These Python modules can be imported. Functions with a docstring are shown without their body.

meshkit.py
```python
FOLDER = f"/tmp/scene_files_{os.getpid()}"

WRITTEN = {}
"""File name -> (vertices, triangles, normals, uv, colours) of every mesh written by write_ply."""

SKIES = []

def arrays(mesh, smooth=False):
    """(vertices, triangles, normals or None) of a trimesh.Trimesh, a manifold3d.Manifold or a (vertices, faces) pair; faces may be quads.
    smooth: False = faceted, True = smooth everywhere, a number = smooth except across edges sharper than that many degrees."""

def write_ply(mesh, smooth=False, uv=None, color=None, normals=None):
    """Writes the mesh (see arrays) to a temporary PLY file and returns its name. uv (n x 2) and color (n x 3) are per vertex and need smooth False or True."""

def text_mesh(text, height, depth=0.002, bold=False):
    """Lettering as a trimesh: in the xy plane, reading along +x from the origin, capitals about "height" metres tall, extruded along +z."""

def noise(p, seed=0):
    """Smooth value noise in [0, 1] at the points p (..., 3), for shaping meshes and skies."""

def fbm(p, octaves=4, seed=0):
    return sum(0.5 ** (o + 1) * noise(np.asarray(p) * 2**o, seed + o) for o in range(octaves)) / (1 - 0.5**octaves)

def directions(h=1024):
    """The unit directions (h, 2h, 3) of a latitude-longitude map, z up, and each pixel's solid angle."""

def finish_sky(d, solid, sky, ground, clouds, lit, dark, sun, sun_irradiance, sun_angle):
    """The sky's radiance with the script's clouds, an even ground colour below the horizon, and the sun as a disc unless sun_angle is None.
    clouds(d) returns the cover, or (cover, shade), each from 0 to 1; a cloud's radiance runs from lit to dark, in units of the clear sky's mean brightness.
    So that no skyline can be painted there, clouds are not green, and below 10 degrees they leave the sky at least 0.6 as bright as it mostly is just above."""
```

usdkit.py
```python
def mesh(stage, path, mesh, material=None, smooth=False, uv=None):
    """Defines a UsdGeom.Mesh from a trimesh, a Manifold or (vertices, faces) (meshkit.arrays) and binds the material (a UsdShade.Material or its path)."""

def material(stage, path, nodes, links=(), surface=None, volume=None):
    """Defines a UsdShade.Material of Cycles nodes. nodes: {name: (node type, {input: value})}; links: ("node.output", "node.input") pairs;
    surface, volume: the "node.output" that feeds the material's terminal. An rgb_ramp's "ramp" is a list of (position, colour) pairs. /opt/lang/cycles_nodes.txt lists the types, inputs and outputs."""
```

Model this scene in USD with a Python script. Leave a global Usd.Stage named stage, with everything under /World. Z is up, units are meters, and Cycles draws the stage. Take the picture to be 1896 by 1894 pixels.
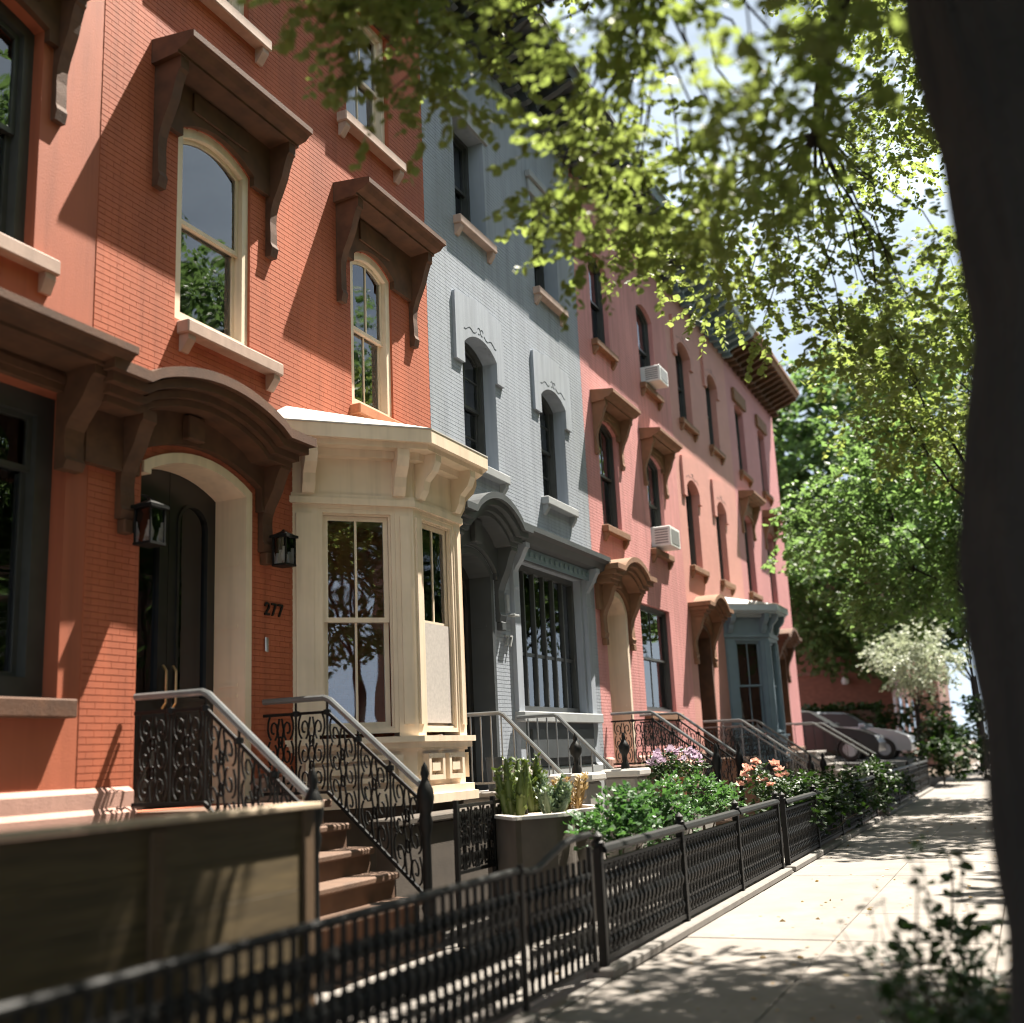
import math, numpy as np
import usdkit, meshkit
from manifold3d import Manifold, CrossSection, JoinType
from pxr import Usd, UsdGeom, UsdLux, UsdShade, Gf, Sdf, Vt

stage = Usd.Stage.CreateInMemory()
UsdGeom.SetStageUpAxis(stage, 'Z'); UsdGeom.SetStageMetersPerUnit(stage, 1.0)
UsdGeom.Xform.Define(stage, '/World'); UsdGeom.Scope.Define(stage, '/World/Looks')

# ---------------------------------------------------------------- camera, sky, sun, exposure
EYE = 1.55
yaw, pitch, roll = 0.41852843, 0.21638990, -0.04651031
fw = np.array([math.cos(yaw)*math.cos(pitch), math.sin(yaw)*math.cos(pitch), math.sin(pitch)])
rt = np.cross(fw, [0, 0, 1]); rt /= np.linalg.norm(rt); up = np.cross(rt, fw)
rt, up = rt*math.cos(roll)+up*math.sin(roll), -rt*math.sin(roll)+up*math.cos(roll)
cam = UsdGeom.Camera.Define(stage, '/World/camera')
cam.AddTransformOp().Set(Gf.Matrix4d(*rt, 0, *up, 0, *(-fw), 0, 0, 0, EYE, 1))
cam.CreateHorizontalApertureAttr(56.0); cam.CreateVerticalApertureAttr(56.0)
cam.CreateFocalLengthAttr(56.0*2060/1896)
cam.CreateFStopAttr(1.25); cam.CreateFocusDistanceAttr(13.5)
cam.CreateClippingRangeAttr(Gf.Vec2f(0.05, 2000))
cam.CreateExposureAttr(2.0)

sun = np.array([1.1, -0.55, 2.4]); sun /= np.linalg.norm(sun)
sky = UsdLux.DomeLight.Define(stage, '/World/sky')
sm = usdkit.material(stage, '/World/Looks/sky_material', {
    's': ('sky_texture', {'sky_type': 'single_scattering', 'sun_disc': False, 'sun_elevation': math.asin(sun[2]), 'sun_rotation': math.atan2(sun[0], sun[1]), 'aerosol_density': 0.35, 'air_density': 0.3}),
    'g': ('texture_coordinate', {}), 'mp': ('mapping', {'scale': (1, 1, 2.2)}), 'n': ('noise_texture', {'scale': 2.6, 'detail': 7, 'roughness': .58}), 'r': ('rgb_ramp', {'ramp': [(.34, (.45, .45, .45)), (.60, (.97, .97, .97))]}),
    'm': ('mix', {'color2': (5.4, 6.2, 6.9)}),
    'b': ('background_shader', {'strength': 0.05})}, [('g.generated', 'mp.vector'), ('mp.vector', 'n.vector'), ('n.fac', 'r.fac'), ('r.color', 'm.fac'), ('s.color', 'm.color1'), ('m.color', 'b.color')], surface='b.background')
UsdShade.MaterialBindingAPI.Apply(sky.GetPrim()).Bind(sm)
sky.GetPrim().SetCustomDataByKey('kind', 'structure')
sl = UsdLux.DistantLight.Define(stage, '/World/sun')
sl.CreateIntensityAttr(1.25); sl.CreateNormalizeAttr(True); sl.CreateAngleAttr(0.5); sl.CreateColorAttr(Gf.Vec3f(1, .93, .82))
z = sun; x = np.cross([0, 0, 1], z); x /= np.linalg.norm(x); y = np.cross(z, x)
sl.AddTransformOp().Set(Gf.Matrix4d(*x, 0, *y, 0, *z, 0, 0, 0, 30, 1))

# ---------------------------------------------------------------- helpers
rng = np.random.default_rng(7)
D = 6.6          # the plane of the house fronts
used = {}
def fresh(parent, name):
    k = used.get((parent, name), 0); used[(parent, name)] = k+1
    return name if k == 0 else '%s_%03d' % (name, k)
class Thing:
    def __init__(s, path, loc): s.path, s.loc = path, np.array(loc, float)
def keys(prim, label=None, cat=None, group=None, kind=None):
    for k, v in (('label', label), ('category', cat), ('group', group), ('kind', kind)):
        if v: prim.SetCustomDataByKey(k, v)
def thing(name, label, cat, loc=(0, 0, 0), group=None, kind=None):
    p = '/World/'+fresh('/World', name); xf = UsdGeom.Xform.Define(stage, p)
    xf.AddTranslateOp().Set(Gf.Vec3d(*map(float, loc)))
    keys(xf.GetPrim(), label, cat, group, kind)
    return Thing(p, loc)
def arr(m):
    if hasattr(m, 'to_mesh'):
        q = m.to_mesh(); return np.array(q.vert_properties[:, :3], float), np.array(q.tri_verts, int)
    if hasattr(m, 'vertices'): return np.array(m.vertices, float), np.array(m.faces, int)
    v, f = m; f = np.asarray(f, int)
    if f.shape[1] == 4: f = np.vstack([f[:, [0, 1, 2]], f[:, [0, 2, 3]]])
    return np.asarray(v, float), f
def cat(*ms):
    vs, fs, n = [], [], 0
    for m in ms:
        v, f = arr(m); vs.append(v); fs.append(f+n); n += len(v)
    return np.vstack(vs), np.vstack(fs)
def part(t, name, m, mat, smooth=False, label=None, kind=None):
    v, f = arr(m); p = t.path+'/'+fresh(t.path, name)
    q = usdkit.mesh(stage, p, (v-t.loc, f), mat, smooth)
    keys(q.GetPrim(), label, kind=kind)
    return Thing(p, t.loc)
def single(name, m, mat, label=None, cat_=None, group=None, kind=None, smooth=False):
    t = Thing('/World', (0, 0, 0)); r = part(t, name, m, mat, smooth)
    keys(stage.GetPrimAtPath(r.path), label, cat_, group, kind); return r

BF = np.array([[0, 2, 1], [0, 3, 2], [4, 5, 6], [4, 6, 7], [0, 1, 5], [0, 5, 4], [1, 2, 6], [1, 6, 5], [2, 3, 7], [2, 7, 6], [3, 0, 4], [3, 4, 7]])
def box(x0, x1, y0, y1, z0, z1):
    return np.array([[x0, y0, z0], [x1, y0, z0], [x1, y1, z0], [x0, y1, z0], [x0, y0, z1], [x1, y0, z1], [x1, y1, z1], [x0, y1, z1]], float), BF
def cbox(x0, x1, y0, y1, z0, z1, c=.01):
    P = []
    for a, b in ((x0, 1), (x1, -1)):
        for d, e in ((y0, 1), (y1, -1)):
            for g, h in ((z0, 1), (z1, -1)):
                P += [(a, d+e*c, g+h*c), (a+b*c, d, g+h*c), (a+b*c, d+e*c, g)]
    return Manifold.hull_points(np.array(P, float))
def cs(pts):
    p = np.array(pts, float); a = np.sum(p[:, 0]*np.roll(p[:, 1], -1)-np.roll(p[:, 0], -1)*p[:, 1])
    return CrossSection([p if a > 0 else p[::-1]])
def off(c, d): return c.offset(d, JoinType.Miter, 3.0)
def ext_y(c, y0, y1):
    return c.extrude(y1-y0).transform(np.array([[1, 0, 0, 0], [0, 0, -1, y1], [0, 1, 0, 0]], float))
def ext_x(pts, x0, x1):      # pts in (y, z)
    return (pts if isinstance(pts, CrossSection) else cs(pts)).extrude(x1-x0).transform(np.array([[0, 0, 1, x0], [1, 0, 0, 0], [0, 1, 0, 0]], float))
def ext_z(pts, z0, z1): return (pts if isinstance(pts, CrossSection) else cs(pts)).extrude(z1-z0).translate([0, 0, z0])
def rect(x0, x1, z0, z1): return cs([(x0, z0), (x1, z0), (x1, z1), (x0, z1)])
def arch(x0, x1, z0, z1, rise, n=12):       # z1 = crown
    if rise <= 0: return rect(x0, x1, z0, z1)
    w = (x1-x0)/2; R = (w*w+rise*rise)/(2*rise); xc, zc = (x0+x1)/2, z1-R; a = math.asin(min(1, w/R))
    t = np.linspace(a, -a, n+1)
    return cs([(x0, z0), (x1, z0)]+[(xc+R*math.sin(k), zc+R*math.cos(k)) for k in t])
def lathe(prof, c, n=12):
    prof = np.array(prof, float); a = np.linspace(0, 2*np.pi, n, endpoint=False)
    v = np.stack([c[0]+prof[:, None, 0]*np.cos(a), c[1]+prof[:, None, 0]*np.sin(a), c[2]+np.repeat(prof[:, 1:2], n, 1)], -1).reshape(-1, 3)
    m = len(prof); i, j = np.meshgrid(np.arange(m-1), np.arange(n), indexing='ij'); k = (j+1) % n
    return v, np.stack([i*n+j, i*n+k, (i+1)*n+k, (i+1)*n+j], -1).reshape(-1, 4)
def tube(pts, r, sides=6, closed=False):
    p = np.asarray(pts, float)
    if closed: p = np.vstack([p, p[:1]])
    t = np.gradient(p, axis=0)
    if closed: t[0] = t[-1] = p[1]-p[-2]
    t /= np.linalg.norm(t, axis=1, keepdims=True)+1e-12
    m = np.abs(t).mean(0); ref = np.eye(3)[int(np.argmin(m))]
    a = np.cross(t, ref); a /= np.linalg.norm(a, axis=1, keepdims=True)+1e-12; b = np.cross(t, a)
    ang = np.arange(sides)*2*np.pi/sides+np.pi/sides; r = np.broadcast_to(r, (len(p),))
    v = p[:, None]+r[:, None, None]*(np.cos(ang)[None, :, None]*a[:, None]+np.sin(ang)[None, :, None]*b[:, None])
    i, j = np.meshgrid(np.arange(len(p)-1), np.arange(sides), indexing='ij'); k = (j+1) % sides
    q = np.stack([i*sides+j, i*sides+k, (i+1)*sides+k, (i+1)*sides+j], -1).reshape(-1, 4)
    v = v.reshape(-1, 3); f = arr((v, q))[1]
    if not closed:
        n = len(v); e = (len(p)-1)*sides; v = np.vstack([v, p[0], p[-1]])
        ring = np.arange(sides); nx = (ring+1) % sides
        f = np.vstack([f, np.stack([np.full(sides, n), nx, ring], 1), np.stack([np.full(sides, n+1), e+ring, e+nx], 1)])
    return v, f
def flat_text(s, h, x, y, zc, depth=.012, bold=True):
    v, f = arr(meshkit.text_mesh(s, h, depth, bold))
    return np.stack([x+v[:, 0], y-v[:, 2], zc+v[:, 1]], 1), f

# ---------------------------------------------------------------- materials
def mat(name, c, rough=.6, var=.15, scale=3., bump=.0, bscale=80., metal=0., spec=.5, dirt=None, stretch=(1, 1, 1), detail=4, dscale=.7, damt=.5, coat=0, streak=0, spots=False):
    c = np.array(c, float)
    n = {'g': ('geometry', {}), 'm': ('mapping', {'scale': stretch}), 'n': ('noise_texture', {'scale': scale, 'detail': detail, 'roughness': .6}),
         'r': ('rgb_ramp', {'ramp': [(.3, tuple(c*(1-var))), (.7, tuple(np.minimum(c*(1+var), 1)))]}),
         'p': ('principled_bsdf', {'roughness': rough, 'metallic': metal, 'specular_ior_level': spec, 'coat_weight': coat})}
    l = [('g.position', 'm.vector'), ('m.vector', 'n.vector'), ('n.fac', 'r.fac')]
    out = 'r.color'
    if dirt is not None:
        n['n2'] = ('noise_texture', {'scale': dscale, 'detail': 6, 'roughness': .65}); n['r2'] = ('rgb_ramp', {'ramp': [(.45, (0, 0, 0)), (.68, (damt, damt, damt))]})
        n['mx'] = ('mix', {'color2': tuple(dirt)})
        l += [('m.vector', 'n2.vector'), ('n2.fac', 'r2.fac'), ('r2.color', 'mx.fac'), (out, 'mx.color1')]; out = 'mx.color'
    if spots:
        n['v'] = ('voronoi_texture', {'feature': 'f1', 'scale': 3.2}); n['rv'] = ('rgb_ramp', {'ramp': [(.05, (.6, .6, .6)), (.085, (0, 0, 0))]}); n['mv'] = ('mix', {'color2': tuple(c*.35)})
        n['nb'] = ('noise_texture', {'scale': .9, 'detail': 8, 'roughness': .7}); n['rb'] = ('rgb_ramp', {'ramp': [(.5, (0, 0, 0)), (.66, (.55, .55, .55))]}); n['mb'] = ('mix', {'color2': tuple(c*.55)})
        l += [('g.position', 'v.vector'), ('v.distance', 'rv.fac'), ('rv.color', 'mv.fac'), (out, 'mv.color1'), ('g.position', 'nb.vector'), ('nb.fac', 'rb.fac'), ('rb.color', 'mb.fac'), ('mv.color', 'mb.color1')]; out = 'mb.color'
    if streak:
        n['ms'] = ('mapping', {'scale': (7, 7, .35)}); n['ns'] = ('noise_texture', {'scale': 1.0, 'detail': 5, 'roughness': .6}); n['rs'] = ('rgb_ramp', {'ramp': [(.46, (0, 0, 0)), (.72, (streak,)*3)]}); n['mxs'] = ('mix', {'color2': tuple(c*.45)})
        l += [('g.position', 'ms.vector'), ('ms.vector', 'ns.vector'), ('ns.fac', 'rs.fac'), ('rs.color', 'mxs.fac'), (out, 'mxs.color1')]; out = 'mxs.color'
    l += [(out, 'p.base_color')]
    if bump > 0:
        n['n3'] = ('noise_texture', {'scale': bscale, 'detail': 5, 'roughness': .6}); n['b'] = ('bump', {'strength': 1.0, 'distance': bump})
        l += [('g.position', 'n3.vector'), ('n3.fac', 'b.height'), ('b.normal', 'p.normal')]
    return usdkit.material(stage, '/World/Looks/'+name, n, l, surface='p.BSDF')
def brickmat(name, c, var=.1, joint=.8, bump=.004, dirt=None, rough=.7):   # far walls: coursing as fine relief
    c = np.array(c, float); d = np.array(dirt if dirt is not None else c*.8)
    return usdkit.material(stage, '/World/Looks/'+name, {
        'g': ('geometry', {}), 's': ('separate_xyz', {}), 'a': ('math', {'math_type': 'add'}), 'c': ('combine_xyz', {}),
        'k': ('brick_texture', {'scale': 1.0, 'brick_width': .16, 'row_height': .054, 'mortar_size': .006, 'mortar_smooth': .3, 'color1': tuple(c*(1-var)), 'color2': tuple(c*(1+var)), 'mortar': tuple(c*joint)}),
        'n': ('noise_texture', {'scale': 1.3, 'detail': 6}), 'r': ('rgb_ramp', {'ramp': [(.42, (0, 0, 0)), (.7, (.5, .5, .5))]}), 'mx': ('mix', {'color2': tuple(d)}),
        'i': ('invert', {}), 'b': ('bump', {'distance': bump}), 'p': ('principled_bsdf', {'roughness': rough})},
        [('g.position', 's.vector'), ('s.x', 'a.value1'), ('s.y', 'a.value2'), ('a.value', 'c.x'), ('s.z', 'c.y'), ('c.vector', 'k.vector'), ('g.position', 'n.vector'), ('n.fac', 'r.fac'),
         ('r.color', 'mx.fac'), ('k.color', 'mx.color1'), ('mx.color', 'p.base_color'), ('k.fac', 'i.color'), ('i.color', 'b.height'), ('b.normal', 'p.normal')], surface='p.BSDF')
def leafmat(name, dark, light, trans, tfac=.42):
    return usdkit.material(stage, '/World/Looks/'+name, {
        'g': ('geometry', {}), 'n': ('noise_texture', {'scale': 1.1, 'detail': 2}), 'a': ('math', {'math_type': 'multiply_add', 'value2': .55}), 'h': ('math', {'math_type': 'multiply', 'value2': .55}),
        'r': ('rgb_ramp', {'ramp': [(.15, dark), (.85, light)]}), 'p': ('principled_bsdf', {'roughness': .45, 'specular_ior_level': .4}),
        't': ('translucent_bsdf', {}), 'hm': ('mix', {'mix_type': 'multiply', 'fac': 1.0, 'color2': trans}), 'm': ('mix_closure', {'fac': tfac})},
        [('g.position', 'n.vector'), ('n.fac', 'h.value1'), ('g.random_per_island', 'a.value1'), ('h.value', 'a.value3'), ('a.value', 'r.fac'), ('r.color', 'p.base_color'), ('r.color', 'hm.color1'), ('hm.color', 't.color'),
         ('p.BSDF', 'm.closure1'), ('t.BSDF', 'm.closure2')], surface='m.closure')
def glassmat(name, tint=(1, 1, 1), ior=2.1):
    return usdkit.material(stage, '/World/Looks/'+name, {
        'g': ('geometry', {}), 'n': ('noise_texture', {'scale': 1.6, 'detail': 1}), 'b': ('bump', {'distance': .006, 'strength': .6}), 'f': ('fresnel', {'IOR': ior}),
        't': ('transparent_bsdf', {'color': tint}), 's': ('glossy_bsdf', {'roughness': .0, 'color': (.95, .97, 1)}), 'm': ('mix_closure', {})},
        [('g.position', 'n.vector'), ('n.fac', 'b.height'), ('b.normal', 's.normal'), ('f.fac', 'm.fac'), ('t.BSDF', 'm.closure1'), ('s.BSDF', 'm.closure2')], surface='m.closure')

M = dict(
    orange=mat('orange_paint', (.41, .108, .048), .75, .14, 1.4, .0015, 160, dirt=(.27, .07, .035), stretch=(1, 1, .35), dscale=.9, damt=.75, streak=.4),
    red=mat('red_paint', (.37, .10, .046), .7, .12, 1.2, .002, 60, dirt=(.28, .08, .045), stretch=(1, 1, .6), streak=.4),
    grey=mat('grey_paint', (.29, .318, .362), .75, .09, 1.5, .0015, 160, dirt=(.23, .25, .26), stretch=(1, 1, .35), damt=.7, streak=.4),
    pink=mat('pink_paint', (.60, .27, .255), .75, .09, 1.5, .0015, 160, dirt=(.44, .19, .18), stretch=(1, 1, .35), damt=.7, streak=.4),
    salmon=brickmat('salmon_paint', (.52, .245, .205), .03, .93, .0015),
    mauve=brickmat('mauve_paint', (.48, .205, .205), .04, .9, .002),
    redbrick=brickmat('red_brick', (.19, .075, .045), .22, 1.15, .004),
    darkbrick=brickmat('brown_brick', (.2, .1, .07), .2, 1.1, .004),
    cream=mat('cream_paint', (.76, .62, .475), .42, .05, 2.5, .0008, 120, dirt=(.6, .49, .34), streak=.3),
    creamdoor=mat('beige_door_paint', (.66, .52, .37), .4, .05, 2.5),
    brown=mat('brownstone', (.10, .043, .02), .8, .3, 5, .004, 70, dirt=(.035, .018, .01)),
    tan=mat('tan_brownstone', (.20, .10, .052), .8, .2, 5, .003, 90, dirt=(.2, .11, .06)),
    sill=mat('painted_sill', (.42, .30, .24), .7, .12, 6, .002, 90, dirt=(.3, .2, .16), streak=.3),
    plinth=mat('pink_stone_base', (.42, .24, .19), .8, .12, 3, .003, 70, dirt=(.3, .17, .13), streak=.3),
    greytrim=mat('charcoal_trim', (.05, .056, .06), .55, .12, 3, .002, 80),
    greystone=mat('grey_painted_stone', (.30, .31, .315), .7, .08, 4, .0015, 100, dirt=(.22, .23, .23)),
    bluetrim=mat('slate_blue_trim', (.15, .21, .25), .5, .1, 3, .001, 80),
    bluelight=mat('pale_blue_grey_trim', (.36, .43, .46), .5, .08, 3, .001, 80),
    iron=mat('black_iron', (.006, .006, .0055), .5, .4, 12, .0015, 140, spec=.22),
    steel=mat('painted_handrail', (.12, .125, .125), .3, .15, 8, .0006, 160, spec=.6, coat=.3),
    blackpaint=mat('black_door_paint', (.016, .015, .013), .22, .2, 4, .0006, 60, spec=.6),
    darkframe=mat('dark_window_frame', (.045, .046, .042), .4, .2, 5),
    brass=mat('dull_brass', (.45, .36, .2), .3, .15, 10, metal=1.),
    silver=mat('silver_metal', (.75, .75, .74), .25, .1, 10, metal=1.),
    stone=mat('bluestone_step', (.24, .22, .20), .75, .2, 4, .003, 60, dirt=(.13, .12, .11)),
    brownstep=mat('brownstone_step', (.12, .068, .042), .8, .25, 4, .003, 60, dirt=(.13, .075, .05)),
    pave=mat('sidewalk_concrete', (.205, .182, .16), .85, .1, 2.2, .003, 150, dirt=(.15, .135, .12), damt=.6, spots=True),
    yard=mat('yard_flagstone', (.22, .20, .18), .85, .18, 3, .003, 90, dirt=(.12, .11, .1)),
    kerb=mat('kerb_stone', (.17, .155, .14), .8, .15, 5, .003, 80),
    asphalt=mat('asphalt', (.05, .05, .05), .85, .25, 8, .004, 150),
    earth=mat('soil', (.07, .048, .03), .95, .35, 14, .012, 60),
    wood=mat('weathered_plank', (.088, .062, .028), .7, .35, 9, .002, 60, dirt=(.04, .026, .012), stretch=(.25, 1, 3), dscale=2.),
    wooddark=mat('stained_batten', (.10, .06, .03), .7, .25, 9, .002, 60, stretch=(3, 1, .3)),
    woodcap=mat('pale_cap_board', (.46, .36, .25), .7, .15, 9, .002, 60, stretch=(.3, 3, 3)),
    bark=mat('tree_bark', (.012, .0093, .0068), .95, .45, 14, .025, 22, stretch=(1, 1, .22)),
    twig=mat('twig_bark', (.07, .05, .035), .9, .3, 10),
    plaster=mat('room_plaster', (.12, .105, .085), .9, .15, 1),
    blind=mat('window_blind', (.62, .56, .5), .8, .05, 3),
    screen=mat('insect_screen', (.42, .38, .35), .9, .1, 30),
    white=mat('white_plastic', (.72, .72, .7), .45, .05, 5),
    vent=mat('grey_vent', (.2, .2, .2), .5, .1, 9),
    roofing=mat('roofing', (.42, .4, .37), .7, .12, 3, .002, 60),
    terracotta=mat('terracotta', (.42, .16, .07), .8, .15, 8, .002, 60),
    planter=mat('dark_concrete_planter', (.07, .056, .044), .85, .2, 4, .003, 60),
    gravel=mat('planter_gravel', (.45, .37, .28), .95, .4, 60, .008, 70),
    glass=glassmat('window_glass'), glassdark=glassmat('door_glass', (.5, .55, .5), 1.6),
    leaf=leafmat('street_tree_leaf', (.115, .155, .045), (.30, .335, .14), (1.5, 1.5, 1.05), .6),
    leaffar=leafmat('far_tree_leaf', (.085, .14, .055), (.20, .27, .11), (1.5, 1.6, 1.1), .58),
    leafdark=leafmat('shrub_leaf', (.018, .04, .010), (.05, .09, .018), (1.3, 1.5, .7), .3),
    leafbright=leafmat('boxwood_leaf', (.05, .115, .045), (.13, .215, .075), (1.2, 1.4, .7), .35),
    cactus=leafmat('succulent_green', (.07, .11, .025), (.15, .18, .05), (1.2, 1.2, .6), .2),
    cactusblue=leafmat('succulent_blue_green', (.09, .14, .09), (.17, .21, .11), (1.2, 1.2, .7), .2),
    dry=leafmat('dry_straw', (.3, .2, .09), (.45, .34, .17), (1, 1, .8), .3),
    blossom=leafmat('white_blossom', (.26, .30, .2), (.55, .56, .45), (1, 1, .9), .4),
    rose=leafmat('pink_petal', (.7, .4, .33), (.85, .62, .52), (1, .9, .8), .4),
    lilac=leafmat('lilac_petal', (.42, .32, .4), (.66, .56, .64), (1, .95, 1), .4),
)

# ---------------------------------------------------------------- ground
single('ground', box(-150, 400, -160, 200, -.4, -.16), M['earth'], kind='structure')
single('road', box(-60, 160, -9.6, -1.05, -.2, -.13), M['asphalt'], kind='structure')
single('far_pavement', box(-60, 160, -13.5, -9.6, -.16, 0), M['pave'], kind='structure')
kb = thing('kerb', None, None, kind='structure')
for i in range(14): part(kb, 'kerb_stone', cbox(-2+i*2.4, .395-2+i*2.4+2, -1.05, -.86, -.16, .0, .012), M['kerb'])
part(kb, 'kerb_stone', cbox(31.6, 90, -1.05, -.86, -.16, 0, .012), M['kerb'])
pv = thing('pavement', None, None, kind='structure')
part(pv, 'bed', box(-6, 90, -.86, 2.86, -.15, -.022), M['earth'])
xs = np.arange(-5.4, 40, 1.5)
for i, xa in enumerate(xs):
    for ya, yb in ((.42, 1.64), (1.64, 2.86)):
        dz = rng.uniform(-.004, .003)
        part(pv, 'paving_slab', cbox(xa+.0025, xa+1.4975, ya+.0025, yb-.0025, -.1, dz, .006), M['pave'])
    if (xa % 9) > 3.1 or True:
        if not (2.2 < xa+.75 < 7.4 or 22.2 < xa+.75 < 25.8):
            part(pv, 'paving_slab', cbox(xa+.0025, xa+1.4975, -.855, .415, -.1, rng.uniform(-.004, .003), .006), M['pave'])
part(pv, 'edge_stone', cbox(-6, 90, 2.865, 3.035, -.12, .012, .006), M['kerb'])
part(pv, 'far_slab', box(xs[-1]+1.5, 90, -.86, 2.86, -.1, -.002), M['pave'])
part(pv, 'tree_pit_soil', box(2.2, 7.5, -.85, .42, -.12, -.01), M['earth'])
part(pv, 'tree_pit_soil', box(22.3, 25.7, -.85, .42, -.12, -.01), M['earth'])
yd = thing('yard_paving', None, None, kind='structure')
part(yd, 'bed', box(-6, 36.9, 3.04, 6.9, -.15, -.012), M['earth'])
xa = -5.9
while xa < 24:
    w = rng.uniform(.7, 1.25); ya = 3.05
    while ya < 6.5:
        h = rng.uniform(.55, .95); part(yd, 'flagstone', cbox(xa+.008, xa+w-.008, ya+.008, min(ya+h, 6.6)-.008, -.1, rng.uniform(.0, .01), .008), M['yard']); ya += h
    xa += w
part(yd, 'far_flagging', box(xa, 36.9, 3.05, 6.6, -.1, .004), M['yard'])

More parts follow.
